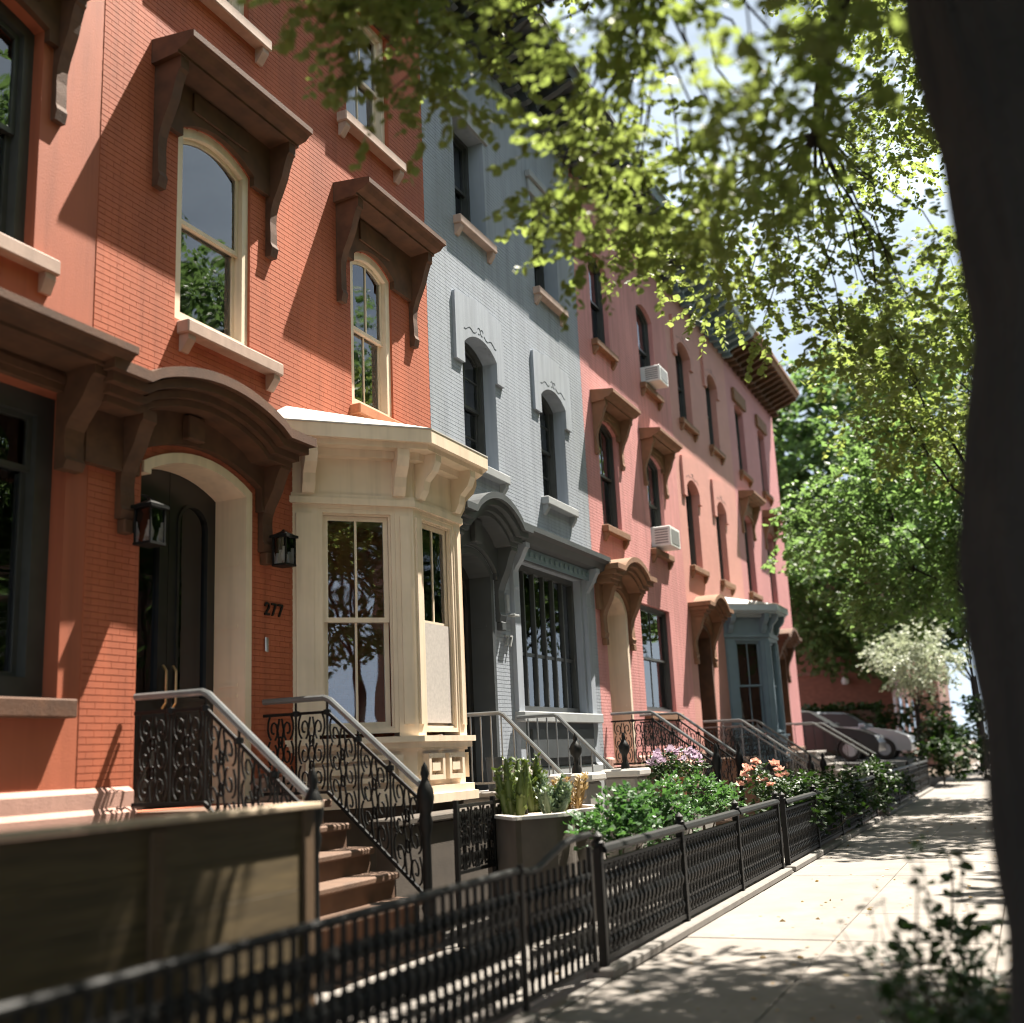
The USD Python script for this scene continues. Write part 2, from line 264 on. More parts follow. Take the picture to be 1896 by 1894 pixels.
# ---------------------------------------------------------------- house parts
class House:
    def __init__(s, name, label, x0, x1, wall, brick=True, group='rowhouses along the street'):
        s.t = thing(name, label, 'house', ((x0+x1)/2, D, 0), group); s.x0, s.x1, s.wall, s.brick, s.open = x0, x1, wall, brick, []
    def hole(s, *a): s.open.append(a)
    def finish(s, zt=13.0, z0=1.3, zbrick=12.55, seed=1):
        t, x0, x1 = s.t, s.x0, s.x1
        c = rect(x0, x1, 0, zt)
        for o in s.open: c = c-arch(*o)
        part(t, 'wall', ext_y(c, D, D+.32), s.wall)
        if s.brick: s.bricks(z0, zbrick, seed)
        room = [box(x0+.01, x1-.01, D+3.4, D+3.6, 0, zt), box(x0, x1, D+.32, D+9, zt-.2, zt)]
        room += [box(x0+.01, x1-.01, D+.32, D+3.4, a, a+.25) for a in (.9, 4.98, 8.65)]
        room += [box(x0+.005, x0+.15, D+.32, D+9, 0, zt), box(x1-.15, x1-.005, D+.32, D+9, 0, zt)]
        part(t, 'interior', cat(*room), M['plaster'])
    def bricks(s, z0, z1, seed):
        r = np.random.default_rng(seed); t = s.t; B = []
        nrow = int((z1-z0)/.054)
        for k in range(nrow):
            za, zb = z0+k*.054+.0026, z0+(k+1)*.054-.0026; zc = (za+zb)/2
            cuts = []
            for (a, b, q0, q1, rise) in s.open:
                if zb > q0 and za < q1:
                    w = (b-a)/2
                    if rise > 0 and zc > q1-rise:
                        R = (w*w+rise*rise)/(2*rise); h = zc-(q1-R); w = math.sqrt(max(R*R-h*h, 0))
                    if w > 0: cuts.append(((a+b)/2-w-.006, (a+b)/2+w+.006))
            xx = s.x0-(.08 if k % 2 else 0)
            while xx < s.x1:
                segs = [(max(xx+.0006, s.x0+.0005), min(xx+.1594, s.x1-.0005))]
                for (a, b) in cuts:
                    n = []
                    for (p, q) in segs:
                        if b <= p or a >= q: n.append((p, q)); continue
                        if a-p > .02: n.append((p, a))
                        if q-b > .02: n.append((b, q))
                    segs = n
                for (p, q) in segs:
                    if q-p > .02: B.append((p, q, za, zb, D-.0044-r.uniform(0, .0016)))
                xx += .16
        B = np.array(B)
        cx, cz = (B[:, 0]+B[:, 1])/2, (B[:, 2]+B[:, 3])/2
        d = np.sqrt(cx**2+D**2+(cz-EYE)**2)
        hid = (cz < 5.25) & (B[:, 1]-B[:, 0] > 0)
        hid |= (cz > 8.2)
        order = np.argsort(d+hid*100)
        big = set(order[:300].tolist())
        F = np.array([[0, 1, 2], [0, 2, 3], [0, 4, 5], [0, 5, 1], [1, 5, 6], [1, 6, 2], [2, 6, 7], [2, 7, 3], [3, 7, 4], [3, 4, 0]])
        def bv(b):
            p, q, za, zb, y = b; c = .0008
            return np.array([[p+c, y, za+c], [q-c, y, za+c], [q-c, y, zb-c], [p+c, y, zb-c], [p, D, za], [q, D, za], [q, D, zb], [p, D, zb]])
        rest = [i for i in range(len(B)) if i not in big]
        V = np.concatenate([bv(B[i]) for i in rest]); FF = (F[None]+8*np.arange(len(rest))[:, None, None]).reshape(-1, 3)
        part(t, 'brickwork', (V, FF), s.wall, kind='stuff')
        for i in sorted(big): part(t, 'brick', (bv(B[i]), F), s.wall)

def profile_bracket(zt, h, dp, y=None):       # scroll bracket in (y, z), hanging below zt
    y = D if y is None else y; pts = [(y+.02, zt), (y-dp, zt), (y-dp, zt-.1*h)]
    for a in np.linspace(0, 1, 9):             # bulge and taper
        pts.append((y-dp*(.92-.78*a**.62+.10*math.sin(a*math.pi*2.4)), zt-h*(.12+.76*a)))
    pts += [(y-dp*.30, zt-h*.92), (y-dp*.22, zt-h), (y+.02, zt-h)]
    return pts
def window(h, x0, x1, z0, z1, rise=.0, frame='cream', sash='cream', depth=.15, casing=.07, munt=0, blind=0, bars=0, zm=None, curtain=False, cloth=0):
    h.hole(x0, x1, z0, z1, rise)
    o = arch(x0, x1, z0, z1, rise); i = off(o, -casing); zm = zm or (z0+z1)/2; y = D+depth
    w = part(h.t, 'window', ext_y(o-i, y-.05, y+.09), M[frame])
    b = i.bounds()
    for nm, sub, ya in (('upper', i ^ rect(b[0]-1, b[2]+1, zm-.025, b[3]+1), y), ('lower', i ^ rect(b[0]-1, b[2]+1, b[1]-1, zm+.025), y+.042)):
        inn = off(sub, -.045); bars_ = []
        q = inn.bounds()
        for k in range(munt): xx = q[0]+(q[2]-q[0])*(k+1)/(munt+1); bars_.append(ext_y(rect(xx-.011, xx+.011, q[1]-.01, q[3]+.002) ^ sub, ya+.004, ya+.034))
        for k in range(bars): zz = q[1]+(q[3]-q[1])*(k+1)/(bars+1); bars_.append(ext_y(rect(q[0]-.01, q[2]+.01, zz-.011, zz+.011) ^ sub, ya+.006, ya+.032))
        part(w, 'sash', cat(ext_y(sub-inn, ya, ya+.04), *bars_), M[sash])
        part(w, 'pane', ext_y(off(inn, .008), ya+.016, ya+.021), M['glass'])
    if cloth:
        for a_, b_ in ((b[0]+.01, b[0]+(b[2]-b[0])*cloth), (b[2]-(b[2]-b[0])*cloth, b[2]-.01)):
            u = np.linspace(0, 1, 25); zz_ = np.array([b[1]+.03, b[3]-.03]); X_ = a_+(b_-a_)*u; Y_ = y+.13+.018*np.sin(u*22)
            V_ = np.array([(xx, yy, q_) for q_ in zz_ for xx, yy in zip(X_, Y_)]); F_ = np.array([(k, k+1, k+26, k+25) for k in range(24)]); part(w, 'curtain', (V_, F_), M['blind'], True)
    if blind:
        bl = [rect(b[0], b[2], b[3]-(b[3]-b[1])*blind, b[3])] if not curtain else [rect(b[0], b[2], b[1]+.02, zm+.1)]
        part(w, 'blind', ext_y(bl[0] ^ i, y+.1, y+.106), M['blind'])
    return w
def sill(h, x0, x1, z, m='sill', proj=.1, th=.13, feet=True):
    part(h.t, 'window_sill', cbox(x0, x1, D-proj, D+.14, z-th, z, .012), M[m])
    if feet:
        for a in (x0+.03, x1-.13): part(h.t, 'sill_bracket', ext_x([(D, z-th), (D-proj*.8, z-th), (D-proj*.8, z-th-.05), (D-.03, z-th-.16), (D, z-th-.16)], a, a+.1), M[m])
def hood(h, x0, x1, wx0, wx1, zt, whead, rise, m, proj=.42, drop=1.15, bw=.11):
    t = h.t
    prof = [(D, zt+.05), (D-proj+.02, zt), (D-proj, zt-.01), (D-proj, zt-.07), (D-proj+.04, zt-.08), (D-proj+.09, zt-.13), (D-proj+.18, zt-.15), (D-proj+.18, zt-.18), (D-.05, zt-.2), (D, zt-.2)]
    hd = part(t, 'window_hood', ext_x(prof, x0, x1), M[m])
    fr = rect(x0+.06, x1-.06, whead-rise-.1, zt-.19)-arch(wx0, wx1, whead-2, whead, rise)
    part(hd, 'frieze', ext_y(fr, D-.06, D), M[m])
    pz0, pz1 = whead+.06, zt-.24
    if pz1-pz0 > .06: part(hd, 'carved_panel', ext_y(off(rect(wx0+.12, wx1-.12, pz0, pz1), 0), D-.085, D-.06), M[m])
    for a in (x0+.05, x1-.05-bw): part(hd, 'bracket', ext_x(profile_bracket(zt-.175, drop, (proj-.1)*.78), a, a+bw), M[m])
def flat_lintel(h, x0, x1, wx0, wx1, z0, zt, whead, rise, m, proj=.05, peak=.1):
    c = cs([(x0, z0), (x1, z0), (x1, zt-peak), ((x0+x1)/2, zt), (x0, zt-peak)])-arch(wx0, wx1, z0-1, whead, rise)
    L = part(h.t, 'window_lintel', ext_y(c, D-proj, D), M[m])
    xc = (wx0+wx1)/2
    for sx in (-1, 1):       # incised scrolls, as thin raised lines
        zc = whead+.11
        p = [(xc+sx*(.05+.05*math.cos(a)), D-proj-.002, zc+.05*math.sin(a)) for a in np.linspace(.3, 5.2, 9)]
        q = [(xc+sx*u, D-proj-.002, zc-.03+.03*math.sin(u*22)-.1*u) for u in np.linspace(.12, (wx1-wx0)/2, 8)]
        part(L, 'scroll_line', tube(p, .0035, 4), M['greytrim']); part(L, 'scroll_line', tube(q, .0035, 4), M['greytrim'])
def hood_curve(xc, w, ear, rise, n=16):
    x = [-w/2, -w/2+ear]; zz = [0, 0]
    for a in np.linspace(0, 1, n+1)[1:-1]:
        x.append(-w/2+ear+(w-2*ear)*a); zz.append(rise*math.sin(a*math.pi)**.75)
    return np.array(x+[w/2-ear, w/2])+xc, np.array(zz+[0, 0])
def door_hood(h, xc, w, z, ear, rise, proj, m, dx0, dx1, dtop, drise, drop=1.2, bw=.2, capm=None):
    t = h.t; x, zz = hood_curve(xc, w, ear, rise)
    def band(d0, d1, inset):
        s = 1-2*inset/w; xx = xc+(x-xc)*s
        return cs(list(zip(xx, z+zz-d0))+list(zip(xx[::-1], (z+zz-d1)[::-1])))
    hd = part(t, 'door_hood', cat(ext_y(band(0, .09, 0), D-proj, D), ext_y(band(.09, .17, .05), D-proj+.06, D), ext_y(band(.17, .24, .1), D-proj+.14, D), ext_y(band(.24, .3, .13), D-proj+.2, D)), M[m])
    s = 1-.3/w; xx = xc+(x-xc)*s
    ty = cs(list(zip(xx, z+zz-.29))+[(xx[-1], z-.75), (xx[0], z-.75)])-arch(dx0, dx1, 0, dtop, drise)
    part(hd, 'tympanum', ext_y(ty, D-.08, D), M[m])
    part(hd, 'keystone', cbox(xc-.11, xc+.11, D-.16, D-.08, dtop+.02, z+rise-.32, .01), M[m])
    for a in (dx0-.04-bw, dx1+.04):
        br = part(hd, 'bracket', ext_x(profile_bracket(z-.24, drop, (proj-.12)*.75), a, a+bw), M[m])
        part(br, 'pendant', cbox(a+.03, a+bw-.03, D-.09, D, z-.24-drop-.12, z-.24-drop, .01), M[m])
def cornice(h, x0, x1, zb, zt, proj, m, mb, n):
    part(h.t, 'cornice_frieze', cat(box(x0, x1, D-.06, D, zb, zt-.3), box(x0, x1, D-.1, D-.06, zb, zb+.08), box(x0, x1, D-.09, D-.06, zt-.62, zt-.55)), M[m])
    part(h.t, 'cornice', ext_x([(D+.1, zt+.05), (D-proj, zt), (D-proj, zt-.1), (D-proj+.06, zt-.13), (D-proj+.12, zt-.22), (D-.06, zt-.26), (D+.1, zt-.26)], x0, x1), M[m])
    for k in range(n):
        xx = x0+.1+(x1-x0-.34)*k/(n-1)
        part(h.t, 'cornice_bracket', ext_x(profile_bracket(zt-.26, .5, proj-.16, D-.05), xx, xx+.14), M[mb])

def plinth(h, z=1.42, m='plinth', xr=None):
    for a, b in (xr or [(h.x0, h.x1)]):
        part(h.t, 'stone_base', cat(ext_x([(D, 0), (D-.1, 0), (D-.1, z-.16), (D-.06, z-.12), (D-.06, z), (D, z+.04)], a, b)), M[m])

def bay(h, dx, m, cap, ledge_m, z0=1.15, front_screen=True, sashm=None):
    """Three-sided bay: the near face, the street face and the far face, each panelled, under a bracketed cornice."""
    sashm = sashm or m
    P = [np.array(p) for p in ((9.27+dx, 6.6), (10.2+dx, 5.7), (11.3+dx, 5.7), (12.2+dx, 6.6))]
    def plan(o):      # the plan pushed out by o
        return [(P[0][0]-o*1.45, D+.0), (P[1][0]-o*.42, P[1][1]-o), (P[2][0]+o*.42, P[2][1]-o), (P[3][0]+o*1.45, D+.0)]
    b = part(h.t, 'bay_window', ext_z(plan(.0), 4.16, 4.86), M[m])
    part(b, 'apron', cat(ext_z(plan(.0), z0+.5, 1.80), ext_z(plan(-.03), z0+.1, z0+.52)), M[m])
    part(b, 'base_moulding', cat(ext_z(plan(.10), z0-.03, z0+.06), ext_z(plan(.06), z0+.06, z0+.14)), M[ledge_m])
    part(b, 'sill_ledge', cat(ext_z(plan(.09), 1.74, 1.80), ext_z(plan(.05), 1.68, 1.74)), M[ledge_m])
    part(b, 'foundation', ext_z(plan(-.06), 0, z0-.03), M['planter'])
    part(b, 'roof', cat(ext_z(plan(.335), 4.985, 5.0), Manifold.hull_points(np.array([(x, y, 5.0) for x, y in plan(.33)]+[(P[0][0]-.1, D, 5.22), (P[0][0]+.3, D, 5.24), (P[3][0]-.3, D, 5.24), (P[3][0]+.1, D, 5.22)]))), M['roofing'])
    part(b, 'crown_moulding', cat(ext_z(plan(.33), 4.84, 4.985), ext_z(plan(.27), 4.78, 4.84), ext_z(plan(.12), 4.70, 4.78)), M[cap])
    part(b, 'architrave', cat(ext_z(plan(.035), 4.2, 4.27), ext_z(plan(.02), 4.27, 4.31)), M[m])
    for a, c, wid in ((0, 1, None), (1, 2, None), (2, 3, None)):
        A, C = P[a], P[c]; L = np.linalg.norm(C-A); u = (C-A)/L; n = np.array([u[1], -u[0]])
        def put(mm):      # local (s, depth outwards, z) to world
            v, f = arr(mm); q = np.empty_like(v)
            q[:, :2] = A+v[:, :1]*u+(-v[:, 1:2])*n; q[:, 2] = v[:, 2]; return q, f
        s0, s1 = (.27, L-.2) if a != 1 else (.17, L-.17)
        zb, zt = 1.80, 4.16
        part(b, 'corner_post', put(cat(box(0, s0, .0, .2, zb, zt), box(.04, s0-.05, -.02, 0, zb+.12, zt-.06))), M[m])
        part(b, 'corner_post', put(cat(box(s1, L, .0, .2, zb, zt), box(s1+.05, L-.04, -.02, 0, zb+.12, zt-.06))), M[m])
        o = rect(s0, s1, zb+.04, zt); i1 = off(o, -.045); i2 = off(i1, -.05)
        w = part(b, 'window_frame', put(cat(ext_y(o-i1, .01, .12), ext_y(i1-off(i1, -.02), .035, .06))), M[m])
        bb = i2.bounds(); zm = (bb[1]+bb[3])/2
        for lo in (0, 1):
            sub = off(i2, .03) ^ (rect(-1, 9, zm-.025, 9) if not lo else rect(-1, 9, 0, zm+.025)); inn = off(sub, -.05); ya = .07+.035*lo; q = inn.bounds()
            part(w, 'sash', put(cat(ext_y(sub-inn, ya, ya+.035), ext_y(rect((q[0]+q[2])/2-.012, (q[0]+q[2])/2+.012, q[1], q[3]), ya+.004, ya+.03))), M[sashm])
            part(w, 'pane', put(ext_y(off(inn, .006), ya+.014, ya+.018)), M['glass'])
            if lo and a == 1 and front_screen: part(w, 'insect_screen', put(ext_y(off(inn, .02), .045, .049)), M['screen'])
        # base panels
        npan = 1 if a == 0 else 2
        for k in range(npan):
            p0 = .12+(L-.2)*k/npan; p1 = .02+(L-.2)*(k+1)/npan
            pn = rect(p0, p1, z0+.2, 1.62)
            part(b, 'base_panel', put(cat(ext_y(pn-off(pn, -.05), -.05, .04), ext_y(off(pn, -.09), -.04, .04))), M[m])
        # scrolled brackets under the eave
        for k, sc in enumerate((.16, L-.16) if a != 1 else (.13, L-.13)):
            pts = [(.02, 4.78), (-.26, 4.78), (-.26, 4.70), (-.22, 4.60), (-.12, 4.50), (-.10, 4.40), (-.05, 4.31), (.02, 4.31)]
            part(b, 'eave_bracket', put(ext_x(pts, sc-.065, sc+.065)), M[m])
    return b

# ---- double door, lamps
def double_door(h, x0, x1, z0, z1, rise, m, depth=.34, frame='cream', glassy=True, casing=.09, transom=None, leaf2=True):
    h.hole(x0, x1, z0, z1, rise); t = h.t; y = D+depth
    o = arch(x0, x1, z0, z1, rise); i = off(o, -casing) + (rect(x0+casing, x1-casing, z0, z0+1))
    f = part(t, 'door_frame', cat(ext_y((o-i)-rect(x0-1, x0+casing+.02, z0-1, z1-rise-.1), D-.03, y+.02), ext_y((o-i) ^ rect(x0-1, x0+casing+.02, z0-1, z1-rise-.1), D+.12, y+.02)), M[frame])
    for zz in (z0+.35, z0+.95, z0+1.05, z0+1.6, z0+2.2): part(f, 'jamb_moulding', box(x1-casing-.008, x1-casing, D+.06, y-.05, zz, zz+.03), M[frame])
    top = transom or 99
    xc = (x0+x1)/2
    leaves = [(x0+casing, xc-.004), (xc+.004, x1-casing)] if leaf2 else [(x0+casing, x1-casing)]
    for k, (a, b) in enumerate(leaves):
        lf = i ^ rect(a, b, z0, min(top, 99)); bd = lf.bounds()
        pane = arch(a+.13, b-.13, z0+.95, min(bd[3]-.28, top-.2), .18); low = rect(a+.13, b-.13, z0+.18, z0+.8)
        d = part(t, 'door', cat(ext_y(lf-pane, y, y+.05), ext_y(off(pane, .03)-pane, y-.018, y), ext_y(low-off(low, -.05), y-.018, y), ext_y(off(low, -.12), y-.012, y)), M[m])
        part(d, 'door_glass', ext_y(off(pane, .01), y+.02, y+.026), M['glassdark'])
        hx = (b-.06) if (leaf2 and k == 0) else a+.06
        part(d, 'handle', cat(tube([(hx, y-.02, z0+.85), (hx, y-.06, z0+.9), (hx, y-.06, z0+1.18), (hx, y-.02, z0+1.23)], .013, 6), tube([(hx, y-.02, z0+.98), (hx+.07, y-.05, z0+.97)], .016, 6)), M['brass'])
    if transom:
        tr = i ^ rect(x0, x1, transom, 99); inn = off(tr, -.06)
        q = part(t, 'transom', ext_y(tr-inn, y, y+.05), M[m]); part(q, 'pane', ext_y(off(inn, .01), y+.02, y+.026), M['glassdark'])
def lantern(t, x, zc, m='iron', glow=False, s=1.):
    y = D-.2; L = part(t, 'wall_lantern', cat(cbox(x-.05*s, x+.05*s, D-.03, D-.008, zc-.05, zc+.12, .006), tube([(x, D-.02, zc+.1), (x, y, zc+.2*s), (x, y, zc+.15*s)], .012, 6),
        ext_z([(x-.1*s, y-.1*s), (x+.1*s, y-.1*s), (x+.1*s, y+.1*s), (x-.1*s, y+.1*s)], zc+.12*s, zc+.145*s),
        Manifold.hull_points(np.array([(x+a*.09*s, y+b*.09*s, zc+.145*s) for a in (-1, 1) for b in (-1, 1)]+[(x, y, zc+.2*s)], float)),
        *[box(x+a*.075*s-.007, x+a*.075*s+.007, y+b*.075*s-.007, y+b*.075*s+.007, zc-.14*s, zc+.12*s) for a in (-1, 1) for b in (-1, 1)],
        box(x-.085*s, x+.085*s, y-.085*s, y+.085*s, zc-.16*s, zc-.14*s)), M[m])
    part(L, 'lantern_glass', box(x-.07*s, x+.07*s, y-.07*s, y+.07*s, zc-.138*s, zc+.118*s), M['glass'])
    part(L, 'bulb', lathe([(0, -.07), (.03, -.05), (.035, 0), (.018, .05), (.015, .09), (0, .09)], (x, y, zc-.05), 8), M['white'], 40)

# ---------------------------------------------------------------- house 1 (left edge): red paint, parlour window under a heavy hood
h = House('red_house', 'smooth red painted house at the left edge, its parlour window under a heavy brown hood', .4, 6.5, M['red'], brick=False)
window(h, 3.9, 6.28, 2.12, 4.5, .0, 'darkframe', 'darkframe', .2, .17, 0, 0, 0, 3.9)
sill(h, 3.6, 6.38, 2.12, 'brown', .12, .14, False)
hood(h, 3.4, 6.42, 3.9, 6.28, 4.86, 4.5, 0, 'brown', .58, .8, .2)
window(h, 4.55, 5.86, 5.55, 7.65, .12, 'darkframe', 'darkframe', .16, .1, cloth=.3)
sill(h, 4.3, 6.05, 5.55, 'sill')
hood(h, 4.25, 6.12, 4.55, 5.86, 8.1, 7.65, .12, 'brown', .4)
window(h, 4.6, 5.8, 9.2, 10.95, .0, 'darkframe', 'darkframe', .16, .09)
sill(h, 4.4, 6.0, 9.2, 'sill')
window(h, 1.2, 2.4, 5.55, 7.65, .12, 'darkframe', 'darkframe', .16, .09)
window(h, 1.2, 2.4, 9.2, 10.95, .0, 'darkframe', 'darkframe', .16, .09)
double_door(h, 1.1, 2.5, 1.25, 4.4, .12, 'blackpaint')
cornice(h, .4, 6.5, 12.5, 13.12, 1.02, 'brown', 'brown', 12); plinth(h); h.finish()

# ---------------------------------------------------------------- house 2: orange brick with the cream bay
h = House('orange_house', 'orange painted brick house with a cream bay window and a dark double door', 6.5, 12.35, M['orange'])
double_door(h, 7.1, 8.58, 1.25, 4.36, .2, 'blackpaint', .34, 'cream')
door_hood(h, 7.62, 2.75, 4.74, .42, .24, .5, 'brown', 7.0, 8.66, 4.42, .2, .9, .16)
window(h, 7.47, 8.55, 5.6, 7.68, .16, 'cream', 'cream', .07, .09, 0, .5, curtain=True); sill(h, 7.5, 8.95, 5.58, 'sill', .14)
hood(h, 7.08, 8.97, 7.47, 8.55, 8.17, 7.68, .16, 'brown', .5, 1.25)
window(h, 10.45, 11.38, 5.6, 7.62, .16, 'cream', 'cream', .07, .09, 1, .5, curtain=True); sill(h, 10.4, 11.6, 5.58, 'terracotta', .14)
hood(h, 10.1, 12.0, 10.45, 11.38, 8.17, 7.62, .16, 'brown', .5, 1.25)
window(h, 7.4, 8.5, 9.22, 10.95, .0, 'cream', 'cream', .1, .08, cloth=.3); sill(h, 7.2, 8.75, 9.2, 'sill', .14)
window(h, 10.42, 11.42, 9.22, 10.95, .0, 'cream', 'cream', .1, .08, 1, cloth=.3); sill(h, 10.2, 11.65, 9.2, 'sill', .14)
part(h.t, 'window_lintel', cbox(7.2, 8.7, D-.09, D, 10.95, 11.2, .01), M['brown']); part(h.t, 'window_lintel', cbox(10.2, 11.65, D-.09, D, 10.95, 11.2, .01), M['brown'])
cornice(h, 6.5, 12.35, 12.5, 13.12, 1.02, 'brown', 'brown', 12)
bay(h, 0, 'cream', 'cream', 'cream')
plinth(h, 1.42, 'plinth', [(6.5, 7.05), (8.62, 9.3)])
part(h.t, 'chimney_pot', lathe([(.001, 0), (.11, 0), (.085, .2), (.1, .24), (.001, .26)], (10.95, 6.35, 5.1), 10), M['terracotta'], 40)
lantern(h.t, 7.0, 3.56, 'iron', s=1.1); lantern(h.t, 8.86, 3.62, 'iron')
part(h.t, 'house_number', flat_text('277', .12, 8.78, D-.012, 3.0), M['iron'])
part(h.t, 'doorbell', cbox(8.80, 8.85, D-.03, D-.01, 2.64, 2.78, .006), M['silver'])
h.finish(seed=2)

# ---------------------------------------------------------------- house 3: grey brick with the shop-like parlour window
h = House('grey_house', 'grey painted brick house with charcoal door hood and wide parlour window', 12.35, 18.2, M['grey'])
double_door(h, 12.72, 14.0, 1.12, 4.35, .3, 'blackpaint', .3, 'greytrim', casing=.08)
door_hood(h, 13.35, 2.1, 4.74, .3, .3, .52, 'greytrim', 12.66, 14.05, 4.38, .3, 1.1, .2)
h.hole(14.95, 17.5, 2.18, 4.4, 0)
o = rect(14.95, 17.5, 2.18, 4.4); i_ = off(o, -.09)
sw = part(h.t, 'parlour_window', ext_y(o-i_, D+.12, D+.24), M['darkframe'])
for k in range(6):
    a, b = 15.04+k*2.37/6, 15.04+(k+1)*2.37/6
    if k: part(sw, 'mullion', box(a-.02, a+.02, D+.13, D+.19, 2.27, 4.31), M['darkframe'])
    part(sw, 'pane', box(a+.025, b-.025, D+.17, D+.175, 2.27, 4.31), M['glass'])
part(sw, 'transom_bar', box(15.04, 17.41, D+.15, D+.168, 3.02, 3.07), M['darkframe'])
part(sw, 'window_box', box(15.6, 16.1, D+.35, D+.6, 2.2, 2.5), M['blind']); part(sw, 'window_box', box(16.5, 17.2, D+.35, D+.6, 2.2, 2.45), M['blind'])
pc = part(h.t, 'parlour_cornice', ext_x([(D, 4.9), (D-.38, 4.84), (D-.38, 4.76), (D-.3, 4.72), (D-.24, 4.62), (D-.1, 4.58), (D-.1, 4.42), (D, 4.42)], 14.2, 18.1), M['greytrim'])
part(pc, 'fascia', box(14.85, 17.75, D-.07, D, 4.1, 4.42) if False else ext_y(rect(14.75, 17.75, 4.4, 4.58), D-.13, D-.1), M['bluetrim'])
for k in range(14): xx = 14.95+k*.2; part(pc, 'rosette', lathe([(.001, 0), (.05, 0), (.03, .02), (.001, .03)], (0, 0, 0), 8) if False else cbox(xx-.05, xx+.05, D-.15, D-.13, 4.45, 4.54, .01), M['bluetrim'])
for a in (14.62, 17.6): part(h.t, 'parlour_pilaster', cat(box(a, a+.2, D-.07, D, 1.4, 4.42), ext_x(profile_bracket(4.6, .7, .28), a+.03, a+.17)), M['grey'])
part(h.t, 'window_sill', cbox(14.6, 17.85, D-.16, D+.12, 2.02, 2.17, .012), M['greystone'])
part(h.t, 'apron_panel', cat(box(14.8, 17.7, D-.06, D, 1.4, 2.02), box(15.0, 17.5, D-.1, D-.06, 1.5, 1.92)), M['greytrim'])
for a, b in ((13.35, 14.42), (16.12, 17.2)):
    window(h, a, b, 5.6, 7.52, .2, 'darkframe', 'darkframe', .24, .06, 1, 0, 1, cloth=.34); sill(h, a-.12, b+.14, 5.58, 'greystone', .13)
    flat_lintel(h, a-.26, b+.26, a, b, 7.0, 8.1, 7.52, .2, 'grey')
for a, b in ((13.32, 14.34), (16.22, 17.3)):
    window(h, a, b, 9.24, 10.95, .0, 'darkframe', 'darkframe', .3, .06, 1); sill(h, a-.1, b+.12, 9.22, 'sill', .13)
    part(h.t, 'window_lintel', cat(cbox(a-.2, b+.2, D-.1, D, 11.2, 11.32, .01), cbox(a-.14, b+.14, D-.05, D, 10.95, 11.2, .006)), M['greystone'])
cornice(h, 12.35, 18.2, 12.45, 13.12, 1.02, 'greytrim', 'greytrim', 13)
plinth(h, 1.35, 'greystone', [(12.35, 12.6), (14.1, 18.2)])
part(h.t, 'house_number', flat_text('77', .15, 14.28, D-.03, 3.08, .03), M['greystone'])
part(h.t, 'wall_lamp', cat(cbox(14.42, 14.5, D-.05, D, 3.56, 3.82, .01), cbox(14.40, 14.58, D-.16, D-.05, 3.5, 3.53, .005)), M['greystone'])
h.finish(seed=3)

# ---------------------------------------------------------------- house 4: pink brick
h = House('pink_house', 'pink painted brick house with tan hoods and two window air conditioners', 18.2, 24.2, M['pink'])
double_door(h, 18.72, 19.85, 1.3, 4.42, .35, 'creamdoor', .35, 'cream', casing=.1, transom=3.55, leaf2=False)
door_hood(h, 19.2, 2.25, 4.74, .42, .24, .52, 'tan', 18.66, 19.9, 4.45, .35, 1.0, .2)
window(h, 20.75, 22.75, 2.28, 4.38, .0, 'darkframe', 'darkframe', .12, .06, 1, .5, 0, curtain=True); sill(h, 20.6, 22.9, 2.26, 'tan', .12, .14, False)
for a, b in ((18.93, 19.98), (21.85, 22.95)):
    window(h, a, b, 5.62, 7.7, .15, 'darkframe', 'darkframe', .12, .05, 1, .45, 0, curtain=True); sill(h, a-.1, b+.12, 5.6, 'tan', .13)
    hood(h, a-.3, b+.3, a, b, 8.08, 7.7, .15, 'tan', .46, 1.0)
for a, b in ((19.0, 20.0), (21.95, 23.1)):
    window(h, a, b, 9.25, 11.2, .2, 'darkframe', 'darkframe', .14, .05, cloth=.3); sill(h, a-.1, b+.12, 9.23, 'tan', .13)
cornice(h, 18.2, 24.2, 12.5, 13.12, 1.02, 'bluetrim', 'greytrim', 13); plinth(h, 1.42, 'plinth', [(18.2, 18.6), (20, 24.2)])
for xa, zz, s in ((21.98, 5.66, 1.0), (22.15, 9.3, .85)):
    a = part(h.t, 'air_conditioner', cbox(xa, xa+.72*s, D-.38, D+.2, zz, zz+.42*s, .015), M['white'])
    for k in range(6): part(a, 'vent_slat', box(xa-.006, xa, D-.33, D-.05, zz+.06*s+k*.055*s, zz+.085*s+k*.055*s), M['vent'])
    part(a, 'rear_grille', box(xa+.08*s, xa+.64*s, D-.386, D-.38, zz+.06*s, zz+.36*s), M['vent'])
h.finish(seed=4)

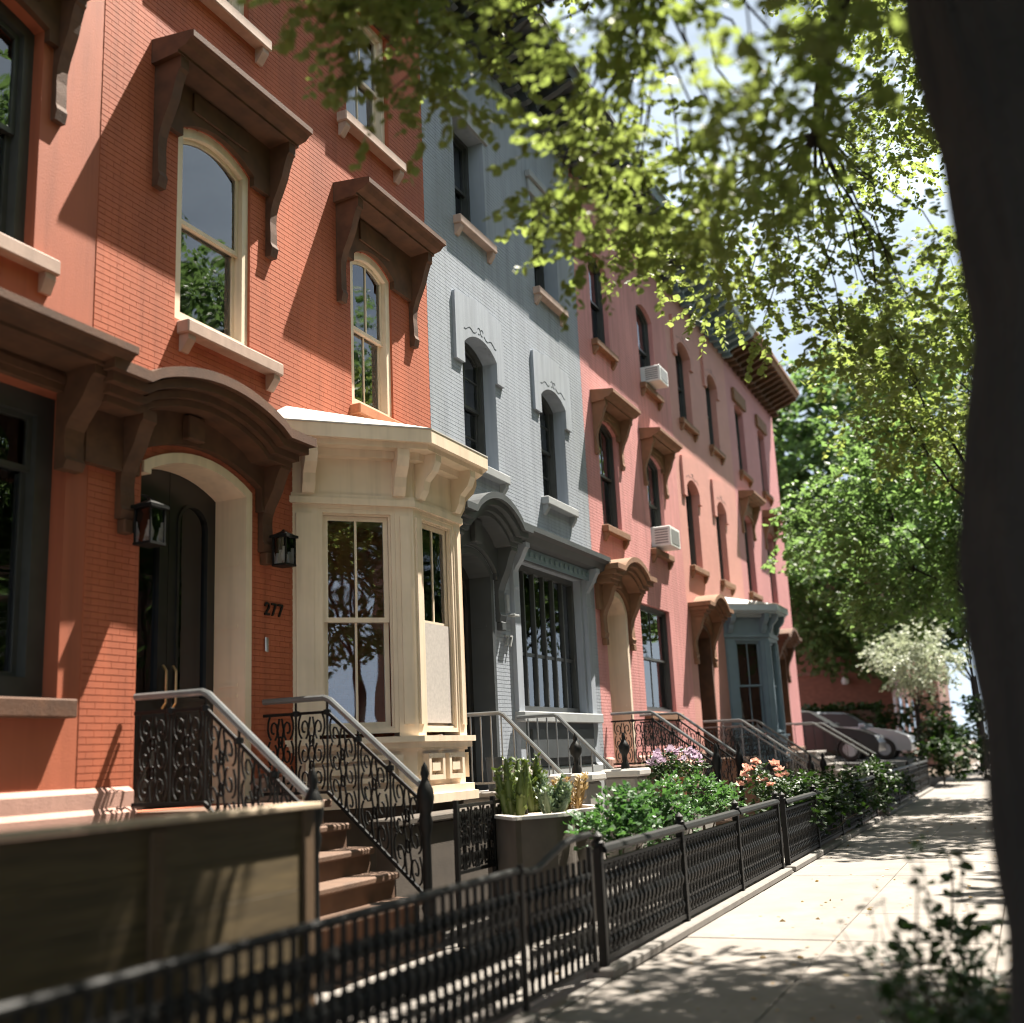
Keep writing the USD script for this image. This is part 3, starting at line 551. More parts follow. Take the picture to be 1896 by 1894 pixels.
# ---------------------------------------------------------------- house 5: salmon
h = House('salmon_house', 'salmon painted house with a slate blue bay window and blue cornice', 24.2, 30.2, M['salmon'], brick=False)
double_door(h, 24.75, 26.0, 1.3, 4.35, .25, 'blackpaint', .3, 'brown')
door_hood(h, 25.4, 2.2, 4.74, .4, .26, .52, 'tan', 24.7, 26.05, 4.4, .25, 1.0, .2)
bay(h, 18.2, 'bluetrim', 'bluelight', 'bluetrim', front_screen=False)
for a, b in ((24.85, 25.95), (27.65, 28.65)):
    window(h, a, b, 5.68, 7.78, .22, 'darkframe', 'darkframe', .2, .05, 0, cloth=.3); sill(h, a-.1, b+.12, 5.66, 'tan', .12)
    flat_lintel(h, a-.24, b+.24, a, b, 7.3, 8.35, 7.78, .22, 'salmon', .06)
    window(h, a+.1, b+.2, 9.25, 11.3, .22, 'darkframe', 'darkframe', .2, .05, 0, cloth=.3); sill(h, a, b+.3, 9.23, 'tan', .12)
    flat_lintel(h, a-.14, b+.44, a+.1, b+.2, 10.8, 11.9, 11.3, .22, 'salmon', .06)
cornice(h, 24.2, 30.2, 12.5, 13.12, 1.02, 'bluelight', 'bluetrim', 13); plinth(h, 1.42, 'brown', [(24.2, 24.65), (26.1, 27.4)]); h.finish()

# ---------------------------------------------------------------- house 6: mauve corner house
h = House('mauve_house', 'mauve painted house at the far end of the row under a brown bracketed cornice', 30.2, 36.8, M['mauve'], brick=False)
double_door(h, 33.9, 35.1, 1.3, 4.35, .2, 'blackpaint', .3, 'brown')
door_hood(h, 34.5, 2.1, 4.74, .4, .24, .5, 'brown', 33.8, 35.2, 4.4, .2, 1.0, .2)
window(h, 31.2, 32.4, 2.2, 4.4, 0, 'darkframe', 'darkframe', .2, .06)
for a, b in ((30.9, 32.0), (34.0, 35.0)):
    window(h, a, b, 5.75, 8.0, .1, 'darkframe', 'darkframe', .2, .05); sill(h, a-.1, b+.12, 5.73, 'tan', .12); hood(h, a-.28, b+.28, a, b, 8.55, 8.0, .1, 'tan', .44, 1.0)
    window(h, a+.2, b+.2, 9.3, 11.35, .1, 'darkframe', 'darkframe', .2, .05); sill(h, a+.1, b+.32, 9.28, 'tan', .12)
    part(h.t, 'window_lintel', cbox(a, b+.4, D-.09, D, 11.37, 11.75, .01), M['tan'])
cornice(h, 30.2, 36.9, 12.5, 13.12, 1.02, 'tan', 'brown', 14); plinth(h, 1.42, 'brown')
part(h.t, 'gable_wall', box(36.8, 36.95, D, D+11, 0, 13), M['mauve']); h.finish()

# ---------------------------------------------------------------- stoops and railings
def stoop(name, label, xa, xb, zl, yl, n, run, m, side='brownstep'):
    t = thing(name, label, 'stoop', ((xa+xb)/2, yl, 0)); rise = zl/n
    part(t, 'landing', cat(box(xa+.03, xb-.03, yl+.03, D-.1, 0, zl-.07)), M[side]); part(t, 'landing_slab', cbox(xa-.03, xb+.03, yl-.03, D-.1, zl-.07, zl, .015), M[m])
    for i in range(n-1):
        y1 = yl-i*run; zt = zl-(i+1)*rise
        s = part(t, 'step', box(xa+.03, xb-.03, y1-run+.03, y1+.03, 0, zt-.06), M[side]); part(s, 'tread', cbox(xa, xb, y1-run-.01, y1+.03, zt-.06, zt, .014), M[m])
    return t
def spiral(cx, cz, r0, r1, a0, a1, n=11):
    a = np.linspace(a0, a1, n); r = np.linspace(r0, r1, n); return np.stack([cx+r*np.cos(a), cz+r*np.sin(a)], 1)
def motif():
    L = []
    for s in (0, 1):
        for cz, d in ((.83, 1), (.5, -1), (.17, 1)):
            p = spiral(.27, cz, .145, .04, -1.2*d, 5.2*d); q = spiral(.27, cz+.02, .2, .17, 2.2, 4.2, 5)
            for c in (p, q):
                c = c.copy(); c[:, 0] = 1-c[:, 0] if s else c[:, 0]; L.append(c)
        e = np.array([(.45, .02), (.40, .2), (.47, .35), (.40, .5), (.47, .66), (.40, .82), (.46, .98)]); e[:, 0] = 1-e[:, 0] if s else e[:, 0]; L.append(e)
    L.append(spiral(.5, .34, .07, .07, 0, 2*np.pi, 9)); L.append(spiral(.5, .67, .07, .07, 0, 2*np.pi, 9))
    return L
MOT = motif()
def scroll_cell(t, P0, P1, hb, ht, m='iron', r=.010):
    """A scroll panel between two plan points; hb / ht give (bottom, top) heights at each end."""
    P0, P1 = np.array(P0), np.array(P1); out = []
    for c in MOT:
        u, v = c[:, 0], c[:, 1]; b = hb[0]+(hb[1]-hb[0])*u; tp = ht[0]+(ht[1]-ht[0])*u
        out.append(tube(np.column_stack([P0+(P1-P0)*u[:, None], b+(tp-b)*v]), r, 4))
    part(t, 'scroll_panel', cat(*out), M[m])
NEWEL = [(.001, 0), (.075, 0), (.075, .16), (.05, .2), (.045, .24), (.06, .28), (.042, .33), (.038, .78), (.05, .82), (.06, .88), (.045, .93), (.066, .98), (.078, 1.05), (.07, 1.11), (.04, 1.16), (.028, 1.19), (.04, 1.22), (.028, 1.27), (.001, 1.31)]
def newel(t, x, y, zb, ht, m='iron'):
    s = ht/1.31; part(t, 'newel_post', lathe([(r_*1.0, zz*s) for r_, zz in NEWEL], (x, y, zb), 14), M[m], 50)
def iron_rail(name, label, x, zl, yl, yn, zn, znb, railm='iron', scroll=True, pitchr=.3, group=None, r=.03):
    """Railing down one side of a stoop: level along the landing, then falling to the newel at yn."""
    t = thing(name, label, 'railing', (x, yn, 0), group); zt = zl+.905
    part(t, 'handrail', tube([(x, D-.06, zt), (x, yl+.03, zt), (x, yl-.03, zt-.025), (x, yn+.04, zn-.08)], r, 8), M['steel' if railm == 'iron' else railm], 40)
    lo = lambda yy: zl+.06 if yy > yl else zl+.06-(zl+.06-znb)*(yl-yy)/(yl-yn)
    hi = lambda yy: zt-.03 if yy > yl else zt-.03-(zt-.03-(zn-.1))*(yl-yy)/(yl-yn)
    part(t, 'bottom_rail', tube([(x, D-.06, zl+.06), (x, yl, zl+.06), (x, yn, znb)], .02, 4), M[railm])
    if scroll: part(t, 'top_bar', tube([(x, D-.06, zt-.13), (x, yl, zt-.13), (x, yn+.03, zn-.22)], .02, 4), M[railm])
    ys = list(np.linspace(D-.08, yl, 1+max(2, round((D-.08-yl)/pitchr))))+list(np.linspace(yl, yn+.02, 1+max(2, round((yl-yn)/pitchr))))[1:]
    for k in range(len(ys)-1):
        a, b = ys[k], ys[k+1]; g = .12 if scroll else 0
        if scroll: scroll_cell(t, (x, a), (x, b), (lo(a), lo(b)), (hi(a)-g, hi(b)-g))
        part(t, 'baluster', tube([(x, b, lo(b)), (x, b, hi(b))], .011, 4), M[railm])
        if scroll: part(t, 'collar', lathe([(.001, -.03), (.035, -.02), (.035, .02), (.001, .03)], (x, b, hi(b)-.1), 6), M[railm])
    if scroll: newel(t, x, yn, 0, zn+.12)
    else: part(t, 'end_post', tube([(x, yn+.03, 0), (x, yn+.03, zn-.06)], .022, 6), M[railm])
    return t
RG = 'scrolled iron railings of the orange house stoop'
stoop('brownstone_stoop', 'brownstone steps rising to the dark double door of the orange house', 7.04, 8.73, 1.25, 5.83, 6, .24, 'brownstep')
iron_rail('scroll_railing', 'black iron scroll railing on the left side of the orange house steps', 7.04, 1.25, 5.83, 4.83, 1.42, .40, 'iron')
iron_rail('scroll_railing', 'black iron scroll railing between the orange house steps and the cream bay', 8.73, 1.25, 5.83, 4.83, 1.42, .40, 'iron')
stoop('grey_stoop', 'grey stone steps below the charcoal door hood of the grey house', 12.6, 14.2, 1.14, 5.95, 6, .24, 'stone', 'stone')
for x_, lb in ((12.75, 'plain grey pipe handrail next to the cream bay, left side of the grey house steps'), (14.55, 'plain grey pipe handrail on the right side of the grey house steps')):
    iron_rail('pipe_railing', lb, x_, 1.18, 5.95, 5.1, 1.36, .5, 'steel', False, .16, r=.028)
stoop('tan_stoop', 'tan steps to the cream door of the pink house', 18.4, 20.2, 1.3, 5.8, 7, .24, 'brownstep')
for x_, lb in ((18.5, 'thin iron scroll railing on the near side of the pink house steps'), (20.1, 'thin iron scroll railing on the far side of the pink house steps')):
    iron_rail('pink_house_railing', lb, x_, 1.28, 5.8, 4.75, 1.5, .45, 'iron', True, .3, r=.026)
stoop('dark_stoop', 'dark steps under the tan hood of the salmon house', 24.5, 26.3, 1.3, 5.8, 7, .24, 'brownstep')
for x_, lb in ((24.6, 'handrail with creeper on the near side of the salmon house steps'), (26.2, 'handrail on the far side of the salmon house steps')):
    iron_rail('salmon_house_railing', lb, x_, 1.2, 5.7, 4.3, 1.2, .3, 'steel', True, .35, r=.026)
stoop('end_stoop', 'last visible steps of the row, below the mauve house', 33.6, 35.4, 1.3, 5.7, 7, .26, 'stone', 'stone')
for x_, lb in ((33.7, 'dark handrail on the near side of the last steps, mauve house'), (35.3, 'dark handrail on the far side of the last steps, mauve house')):
    iron_rail('end_railing', lb, x_, 1.2, 5.7, 4.2, 1.2, .3, 'iron', False, .3, r=.03)

# cast newels at the foot of the grey steps
for x_, lb in ((12.72, 'black cast iron finial post left of the grey house steps, on a pale stone'), (14.5, 'black cast iron finial post right of the grey house steps, on a pale stone')):
    t = thing('finial_post', lb, 'post', (x_, 4.95, 0))
    part(t, 'base_stone', cbox(x_-.2, x_+.25, 4.75, 5.2, 0, 1.22, .03), M['stone']); part(t, 'cap_stone', cbox(x_-.24, x_+.29, 4.7, 5.25, 1.22, 1.32, .025), M['roofing'])
    part(t, 'finial', lathe([(.001, 0), (.06, 0), (.055, .06), (.03, .1), (.028, .17), (.07, .23), (.08, .29), (.05, .34), (.02, .38), (.03, .41), (.001, .47)], (x_-.05, 4.95, 1.32), 12), M['iron'], 50)

# ---------------------------------------------------------------- fences
FB = [(.014, .1), (.014, .18), (.03, .22), (.014, .26), (.014, .37), (.034, .41), (.038, .45), (.014, .5), (.014, .6), (.034, .64), (.014, .69), (.014, .76)]
def ring(x, y, zc, rx, rz, r=.012):
    a = np.linspace(0, 2*np.pi, 9)[:-1]; return tube(np.stack([x+rx*np.cos(a), np.full(8, y), zc+rz*np.sin(a)], 1), r, 4, True)
def cast_fence(name, label, x0, x1, y, npost, top=.86, droop=0.):
    t = thing(name, label, 'fence', ((x0+x1)/2, y, 0)); px = np.linspace(x0, x1, npost)
    part(t, 'stone_kerb', cbox(x0-.1, x1+.1, y-.11, y+.11, 0, .07, .012), M['kerb'])
    for a, b in zip(px[:-1], px[1:]):
        part(t, 'cap_rail', ext_x([(y-.055, top-.03), (y-.06, top-.01), (y-.04, top+.018), (y, top+.03), (y+.04, top+.018), (y+.06, top-.01), (y+.055, top-.03)], a+.03, b-.03), M['iron'], 30)
        part(t, 'middle_rail', box(a+.03, b-.03, y-.016, y+.016, top-.11, top-.085), M['iron']); part(t, 'bottom_rail', box(a+.03, b-.03, y-.018, y+.018, .1, .135), M['iron'])
        n = max(3, int((b-a)/.105)); xs_ = np.linspace(a, b, n+1)
        for i in range(n):
            c = [ring((xs_[i]+xs_[i+1])/2, y, .19, .036, .045), ring((xs_[i]+xs_[i+1])/2, y, .32, .04, .06), ring((xs_[i]+xs_[i+1])/2, y, .545, .04, .07), ring((xs_[i]+xs_[i+1])/2, y, .70, .036, .05)]
            if i: c.append(lathe([(r_, zz/.76*(top-.1)) for r_, zz in FB], (xs_[i], y, 0), 6))
            part(t, 'cast_baluster', cat(*c), M['iron'])
    for a in px:
        part(t, 'fence_post', cat(cbox(a-.032, a+.032, y-.032, y+.032, 0, top+.02, .006), lathe([(.001, 0), (.05, 0), (.05, .03), (.03, .045), (.042, .075), (.001, .11)], (a, y, top+.02), 10)), M['iron'])
    return t
def picket_fence(name, label, x0, x1, y, top, step=.095):
    t = thing(name, label, 'fence', ((x0+x1)/2, y, 0))
    part(t, 'stone_kerb', cbox(x0, x1, y-.11, y+.11, 0, .07, .012), M['kerb'])
    part(t, 'top_rail', tube([(x0, y, top), (x1, y, top)], .024, 8), M['iron'], 40)
    part(t, 'middle_rail', box(x0, x1, y-.014, y+.014, top-.14, top-.115), M['iron']); part(t, 'bottom_rail', box(x0, x1, y-.016, y+.016, .1, .13), M['iron'])
    n = int((x1-x0)/step); xs_ = np.linspace(x0, x1, n+1)
    for i in range(n):
        xc = (xs_[i]+xs_[i+1])/2
        part(t, 'cast_baluster', cat(lathe([(r_, zz/.76*(top-.02)) for r_, zz in FB], (xs_[i], y, 0), 6), ring(xc, y, .27, .04, .07, .013), ring(xc, y, .47, .04, .07, .013), ring(xc, y, .64, .036, .05, .013)), M['iron'])
    return t
picket_fence('near_iron_fence', 'nearest black iron fence running out of the picture at the bottom left', .6, 6.45, 2.95, .865)
g = thing('iron_gate', 'black iron gate whose top bar sweeps up in a curve', 'gate', (7.1, 2.95, 0))
gx = np.linspace(6.5, 7.72, 10); gz = .86+.12*(1/(1+np.exp(-(gx-7.05)*9)))-.03*np.exp(-((gx-6.7)/.12)**2)
part(g, 'top_bar', tube(np.stack([gx, np.full(10, 2.95), gz], 1), .024, 8), M['iron'], 40)
part(g, 'bottom_rail', box(6.5, 7.72, 2.935, 2.965, .1, .13), M['iron']); part(g, 'middle_rail', box(6.5, 7.72, 2.937, 2.963, .7, .725), M['iron'])
for a in (6.5, 7.70): part(g, 'gate_stile', box(a-.016, a+.016, 2.934, 2.966, .06, .9), M['iron'])
for k in range(1, 11): part(g, 'cast_baluster', cat(lathe([(r_, zz/.76*.82) for r_, zz in FB], (6.5+k*.11, 2.95, 0), 6), ring(6.555+k*.11, 2.95, .3, .04, .07, .013), ring(6.555+k*.11, 2.95, .52, .04, .07, .013)), M['iron'])
cast_fence('cast_iron_fence', 'cast iron fence with broad cap rail in front of the green shrubs', 7.88, 14.2, 2.95, 4, .865)
cast_fence('cast_iron_fence', 'cast iron fence beyond the green shrubs, under the dark overhanging bushes', 14.6, 23.6, 2.95, 5, .83)
cast_fence('cast_iron_fence', 'farthest iron fence, in front of the mauve house', 25.0, 36.5, 2.95, 5, .85)
# low scrolled areaway fence behind the gate
t = thing('areaway_fence', 'low scrolled iron fence between the newel post and the planter', 'fence', (9.5, 4.6, 0))
part(t, 'top_rail', box(8.85, 10.35, 4.585, 4.615, 1.13, 1.16), M['iron']); part(t, 'bottom_rail', box(8.85, 10.35, 4.585, 4.615, .58, .61), M['iron'])
for k in range(6): scroll_cell(t, (8.87+k*.245, 4.6), (8.87+(k+1)*.245, 4.6), (.6, .6), (1.13, 1.13), r=.012)
for k in range(3): part(t, 'fence_post', box(8.85+k*.74-.016, 8.85+k*.74+.016, 4.58, 4.62, 0, 1.2), M['iron'])
# coping of the areaway beyond the stoop
single('areaway_wall', cat(cbox(8.9, 12.5, 5.25, 5.45, 0, .98, .015), cbox(8.86, 12.52, 5.2, 5.5, .98, 1.05, .015)), M['planter'], 'low stone wall with a pale coping under the cream bay', 'wall')

# ---------------------------------------------------------------- plank screen at the left
t = thing('wooden_screen', 'weathered horizontal plank screen with a pale cap board, bottom left', 'wooden screen', (3.6, 3.6, 0))
ends = [1.2, 2.62, 4.02, 5.2]
for a, b in zip(ends[:-1], ends[1:]):
    for k in range(6):
        zz = .12+k*.2; part(t, 'plank', cbox(a+.004, b-.004, 3.6+rng.uniform(-.0012, .0012), 3.625, zz+.001, zz+.199, .001), M['wood'])
for xx in (2.62, 4.02): part(t, 'batten', cbox(xx-.045, xx+.045, 3.575, 3.597, .1, 1.3, .004), M['wooddark'])
part(t, 'corner_post', cbox(5.14, 5.23, 3.58, 3.68, 0, 1.32, .005), M['wooddark']); part(t, 'return_panel', box(5.17, 5.2, 3.68, 4.5, .1, 1.3), M['wood'])
for a, b in ((1.1, 3.44), (3.446, 5.26)): part(t, 'cap_board', cbox(a, b, 3.545, 3.70, 1.325, 1.355, .005), M['woodcap'])

# ---------------------------------------------------------------- leaves
def leafshape(w=.42, fold=.10, two=False):
    if two: return np.array([(0, 0, 0), (.5, -w, -fold), (1, 0, -.05), (.5, w, -fold)]), np.array([[0, 1, 2], [0, 2, 3]])
    v = np.array([(0, 0, 0), (.25, -w*.8, .03), (.6, -w, .0), (1, 0, -.12), (.6, w, .0), (.25, w*.8, .03), (.3, 0, -fold), (.65, 0, -fold)])
    return v, np.array([[0, 1, 6], [1, 2, 7], [1, 7, 6], [2, 3, 7], [3, 4, 7], [4, 5, 6], [4, 6, 7], [5, 0, 6]])
def frames(r, d, roll=None):
    """Rotation matrices whose x axis is d."""
    d = d/np.linalg.norm(d, axis=1, keepdims=True); k = r.normal(size=d.shape)*.45+np.array([0, 0, 1.])
    zz = k-(k*d).sum(1, keepdims=True)*d; zz /= np.linalg.norm(zz, axis=1, keepdims=True)+1e-9; yy = np.cross(zz, d)
    return np.stack([d, yy, zz], 2)
def leaves(r, pos, dirs, size, two=False, w=.42):
    v, f = leafshape(w, two=two); n = len(pos); Rm = frames(r, dirs); s = size*r.uniform(.45, 1.35, n)
    V = np.einsum('nij,kj->nki', Rm, v)*s[:, None, None]+pos[:, None]
    return V.reshape(-1, 3), (f[None]+len(v)*np.arange(n)[:, None, None]).reshape(-1, 3)
def sprays(r, c, rad, n, per, L, size, two=False, flat=.6, droop=.25, up_=0.):
    """n twigs in a clump of radius rad round c, each carrying per leaves; returns leaves and twig lines."""
    g = r.normal(size=(n, 3)); g /= np.linalg.norm(g, axis=1, keepdims=True); rr = r.uniform(0, 1, n)**.5
    base = np.array(c)+g*rr[:, None]*rad*np.array([1, 1, flat])
    d = g*np.array([1, 1, .5])+r.normal(size=(n, 3))*.5+np.array([0, 0, up_-droop]); d /= np.linalg.norm(d, axis=1, keepdims=True)
    s = np.tile(np.linspace(.12, 1, per), n); bi = np.repeat(np.arange(n), per); side = np.tile(np.where(np.arange(per) % 2, 1., -1.), n)
    lat = np.cross(d, [0, 0, 1.]); lat /= np.linalg.norm(lat, axis=1, keepdims=True)+1e-9
    pos = base[bi]+d[bi]*(s*L)[:, None]+np.array([0, 0, -1.])*(s**2*L*.2)[:, None]
    ld = d[bi]*.6+lat[bi]*(side*r.uniform(.5, 1.1, n*per))[:, None]+r.normal(size=(n*per, 3))*.3+np.array([0, 0, -.25+up_])
    return leaves(r, pos, ld, size, two), base, d
def crown(r, clumps, dens, per, L, size, two=False, **k):
    out = [sprays(r, c[:3], c[3], max(2, int(dens*c[3]**2)), per, L, size, two, **k)[0] for c in clumps]; return cat(*out)
def trunk_mesh(pts, rad, na=64, nz=110, amp=.02, seed=5):
    pts = np.array(pts, float); t = np.linspace(0, len(pts)-1, nz); i = np.minimum(t.astype(int), len(pts)-2); f_ = t-i
    f2 = f_*f_*(3-2*f_); c = pts[i]*(1-f_[:, None])+pts[i+1]*f_[:, None]; rr = np.interp(t, np.arange(len(pts)), rad)
    a = np.linspace(0, 2*np.pi, na, endpoint=False)
    q = np.stack([np.cos(a)[None]*5+0*c[:, :1], np.sin(a)[None]*5+0*c[:, :1], c[:, 2:3]*1.3+0*a[None]], -1)
    nn = meshkit.fbm(q*np.array([1, 1, .8]), 4, seed)-.5; ridge = np.abs(meshkit.noise(q*np.array([2.2, 2.2, 1.2]), seed+9)-.5)*2
    R_ = rr[:, None]*(1+.10*nn)+amp*(ridge-.5)
    v = np.stack([c[:, :1]+R_*np.cos(a), c[:, 1:2]+R_*np.sin(a), c[:, 2:3]+0*R_], -1).reshape(-1, 3)
    i, j = np.meshgrid(np.arange(nz-1), np.arange(na), indexing='ij'); k = (j+1) % na
    return v, np.stack([i*na+j, i*na+k, (i+1)*na+k, (i+1)*na+j], -1).reshape(-1, 4)
def limb_path(r, a, b, n=8, sag=.25):
    a, b = np.array(a, float), np.array(b, float); s = np.linspace(0, 1, n)[:, None]; L = np.linalg.norm(b-a)
    return a+(b-a)*s+np.array([0, 0, 1.])*sag*L*np.sin(s*np.pi)*.6+r.normal(size=(n, 3))*.03*L*np.sin(s*np.pi)
def tree(name, label, base, ht, r0, clumps, leafm, seed, dens, per, L, size, group=None, two=False, nlimb=7, lean=(0, 0), fork=None, na=40, detail=90, amp=.015, path=None):
    r = np.random.default_rng(seed); base = np.array(base, float); t = thing(name, label, 'tree', base, group)
    pts = [base+np.array([lean[0]*s, lean[1]*s, ht*s]) for s in (-.02, .04, .15, .4, .7, 1)]
    if path is not None: pts = [base+np.array(p) for p in path[0]]
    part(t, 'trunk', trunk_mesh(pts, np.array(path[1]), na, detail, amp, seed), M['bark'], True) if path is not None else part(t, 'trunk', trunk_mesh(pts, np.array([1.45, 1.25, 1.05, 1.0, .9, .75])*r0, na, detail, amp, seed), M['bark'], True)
    C = np.array([c[:3] for c in clumps]); top = pts[-1]
    # group the clumps under limbs
    cent = C[r.choice(len(C), nlimb, replace=False)]
    for _ in range(8):
        lab = np.argmin(((C[:, None]-cent[None])**2).sum(2), 1)
        cent = np.array([C[lab == k].mean(0) if (lab == k).any() else cent[k] for k in range(nlimb)])
    for k in range(nlimb):
        if not (lab == k).any(): continue
        a = top+np.array([0, 0, -r.uniform(.05, .3)*min(ht, 4)*.5]); end = top+(cent[k]-top)*.72+np.array([0, 0, .2]); p = limb_path(r, a, end, 9, .12)
        lr = r0*.3*r.uniform(.7, 1)
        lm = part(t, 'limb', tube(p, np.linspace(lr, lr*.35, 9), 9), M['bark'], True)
        tw = []
        for c in C[lab == k]: q = limb_path(r, p[3+int(np.argmin(((p[3:]-c-np.array([0, 0, .2]))**2).sum(1)))], c, 7, .1); tw.append(tube(q, np.linspace(min(lr*.2, .011), .004, 7), 5))
        part(lm, 'twigs', cat(*tw), M['bark'])
    part(t, 'crown', crown(r, clumps, dens, per, L, size, two), leafm, kind='stuff')
    return t
def fill(seed, n, box_, rad):
    r = np.random.default_rng(seed); a = np.array(box_, float)
    return [tuple(r.uniform(a[::2], a[1::2]))+(rad*r.uniform(.8, 1.2),) for _ in range(n)]
NEAR = [(4.59,2.9,5.6,0.34),(4.84,2.7,5.73,0.42),(5.61,2.7,6.23,0.42),(4.93,2.9,5.54,0.22),(4.95,2.6,5.43,0.34),(6.03,2.8,6.09,0.34),(5.07,2.9,5.38,0.2),(5.33,2.7,5.4,0.24),(6.89,2.8,7.45,0.4),(5.45,2.8,6.51,0.45),(4.49,2.8,5.79,0.35),(5.81,2.1,5.31,0.26),(5.6,1.8,4.99,0.36),(6.91,1.9,5.77,0.36),(5.88,2.2,5.03,0.24),(5.4,1.8,4.62,0.34),(6.65,1.9,5.15,0.36),(6.1,2,4.69,0.28),(7.05,2,5.03,0.34),(6.31,2.3,4.68,0.2),(6.32,2.4,4.98,0.16),(6.66,2,5.96,0.22),(8.63,2.2,5.81,0.306),(9.21,2,5.79,0.34),(6.58,1.6,4.93,0.36),(9.1,1.72,5.43,0.34),(7.52,1.6,5.21,0.4),(8.9,1.58,5,0.289),(9.1,1.33,5.2,0.357),(8.4,1.27,5.31,0.306),(8.97,1.6,5.9,0.306),(8.45,2.6,5.73,0.17),(9,2.39,5.64,0.17),(9.3,2.1,5.43,0.204),(4.77,1.6,5.12,0.2),(4.75,1.4,5.02,0.3),(5.04,1.3,5.33,0.3),(4.63,1.4,5.21,0.4),(5.7,1.3,4.68,0.34),(6.35,1.2,4.75,0.36),(5.18,1,4.56,0.3),(6.63,1,5.02,0.36),(4.77,0.7,4.51,0.34),(4.65,0.5,4.56,0.32),(5.41,0.4,5.22,0.32),(9.1,0.34,7.6,0.26),(4.11,0.6,4.37,0.3),(6.43,0.8,5.31,0.24),(9.42,0.9,6.13,0.36),(9.28,1.1,5.76,0.36),(9.26,0.5,6.3,0.2),(9.7,0.54,5.95,0.3),(9.3,0.83,5.36,0.36),(8.2,0.41,4.76,0.34),(9,0.97,4.89,0.34),(8.9,0.29,4.59,0.3),(9.4,0.68,4.87,0.3),(8.6,0.14,5.29,0.24),(6.39,0.4,5.38,0.2),(9.4,0.26,6.97,0.18),(7.71,0.9,5.47,0.3),(9.2,0.46,4.39,0.3),(9.3,1.04,4.63,0.3)]
tree('street_tree', 'big dark street tree trunk along the right edge, its leafy branches hanging over the pavement', (3.75, -.22, 0), 6.0, .37, NEAR+fill(3, 44, (-3.5, 3.2, -4, 3.2, 5, 8.8), .75)+fill(4, 36, (6.5, 12.2, -2.6, .9, 7.4, 9.8), .62)+fill(7, 16, (4.6, 7.4, 1.5, 2.7, 7.3, 8.8), .65)+fill(8, 24, (8, 12.2, -2.4, .8, 7.6, 9.6), .5)+fill(6, 40, (-4, 6, -6, 3, 9, 11), .9)+fill(5, 10, (2.5, 5.5, -3, 3, 8, 9.6), .7)+[(4.2, -.6, 6.2, .6), (3.4, .6, 6.6, .6), (5.2, -.8, 6.4, .6), (3.2, -1.2, 6, .6), (6.4, -.8, 6.6, .6), (2.4, .8, 6.2, .6), (2.6, 2.2, 6.4, .6), (3.6, 2, 6.8, .6), (3.4, 3, 6.2, .45), (1.8, 2.4, 6, .45)], M['leaf'], 11, 165, 13, .3, .062, group='street trees on the near kerb', nlimb=9, na=96, detail=220, amp=.03, path=([(0, 0, -.02), (0, 0, .1), (0, 0, .35), (0, 0, .9), (.02, -.01, 1.5), (.03, -.01, 2.05), (.04, -.03, 2.4), (.05, -.06, 2.8), (.06, -.04, 3.4), (.07, .02, 4.2), (.08, .1, 5), (.08, .16, 6)], [.55, .48, .41, .375, .365, .365, .33, .285, .28, .28, .28, .27]))

def blob(r, c, R, n, rad): # clumps spread over an ellipsoid's shell
    out = []
    for _ in range(n):
        g = r.normal(size=3); g /= np.linalg.norm(g); k = r.uniform(.45, 1)
        out.append(tuple(np.array(c)+g*k*np.array(R))+(rad*r.uniform(.7, 1.25),))
    return out
def far_tree(x, y, c, R, n, rad, leafm, seed, label, dens=26, per=9, size=.15, ht=4.2, r0=.2, group='street trees on the near kerb', name='street_tree'):
    r = np.random.default_rng(seed); return tree(name, label, (x, y, 0), ht, r0, blob(r, c, R, n, rad), leafm, seed, dens, per, .45, size, group, True, 6, na=20, detail=30)
far_tree(24.0, -.25, (24.2, .5, 9.2), (3.6, 2.7, 2.9), 90, .7, M['leaf'], 21, 'second street tree, its sunlit crown beyond the hanging branches', 40, 9, .14)
far_tree(30.0, -.25, (30.5, 2.0, 7.2), (3.8, 3.4, 3.1), 95, .8, M['leaffar'], 22, 'third street tree, dark crown next to the mauve house', 34, 9, .17)
far_tree(47.0, -.25, (47.5, 5.0, 7.6), (3.5, 5.6, 3.4), 110, 1.0, M['leaffar'], 23, 'farthest street tree, crown in front of the red brick building', 24, 9, .22)
far_tree(56.0, 2, (57, 6.5, 14.5), (5, 8, 7.5), 210, 1.3, M['leaffar'], 24, 'tall tree far down the street behind the flowering tree', 14, 9, .32, group=None, name='tall_tree')
far_tree(41.0, 3.4, (41, 3.3, 4.4), (1.9, 1.6, 1.1), 40, .5, M['blossom'], 25, 'small tree covered in white blossom past the end of the row', 70, 8, .12, ht=2.6, r0=.09, group=None, name='flowering_tree')
far_tree(-7.5, -.3, (-7, -.2, 7), (5, 4.2, 3), 90, 1.0, M['leaf'], 26, 'street tree behind the viewer, shading the near pavement', 22, 9, .2, r0=.3)
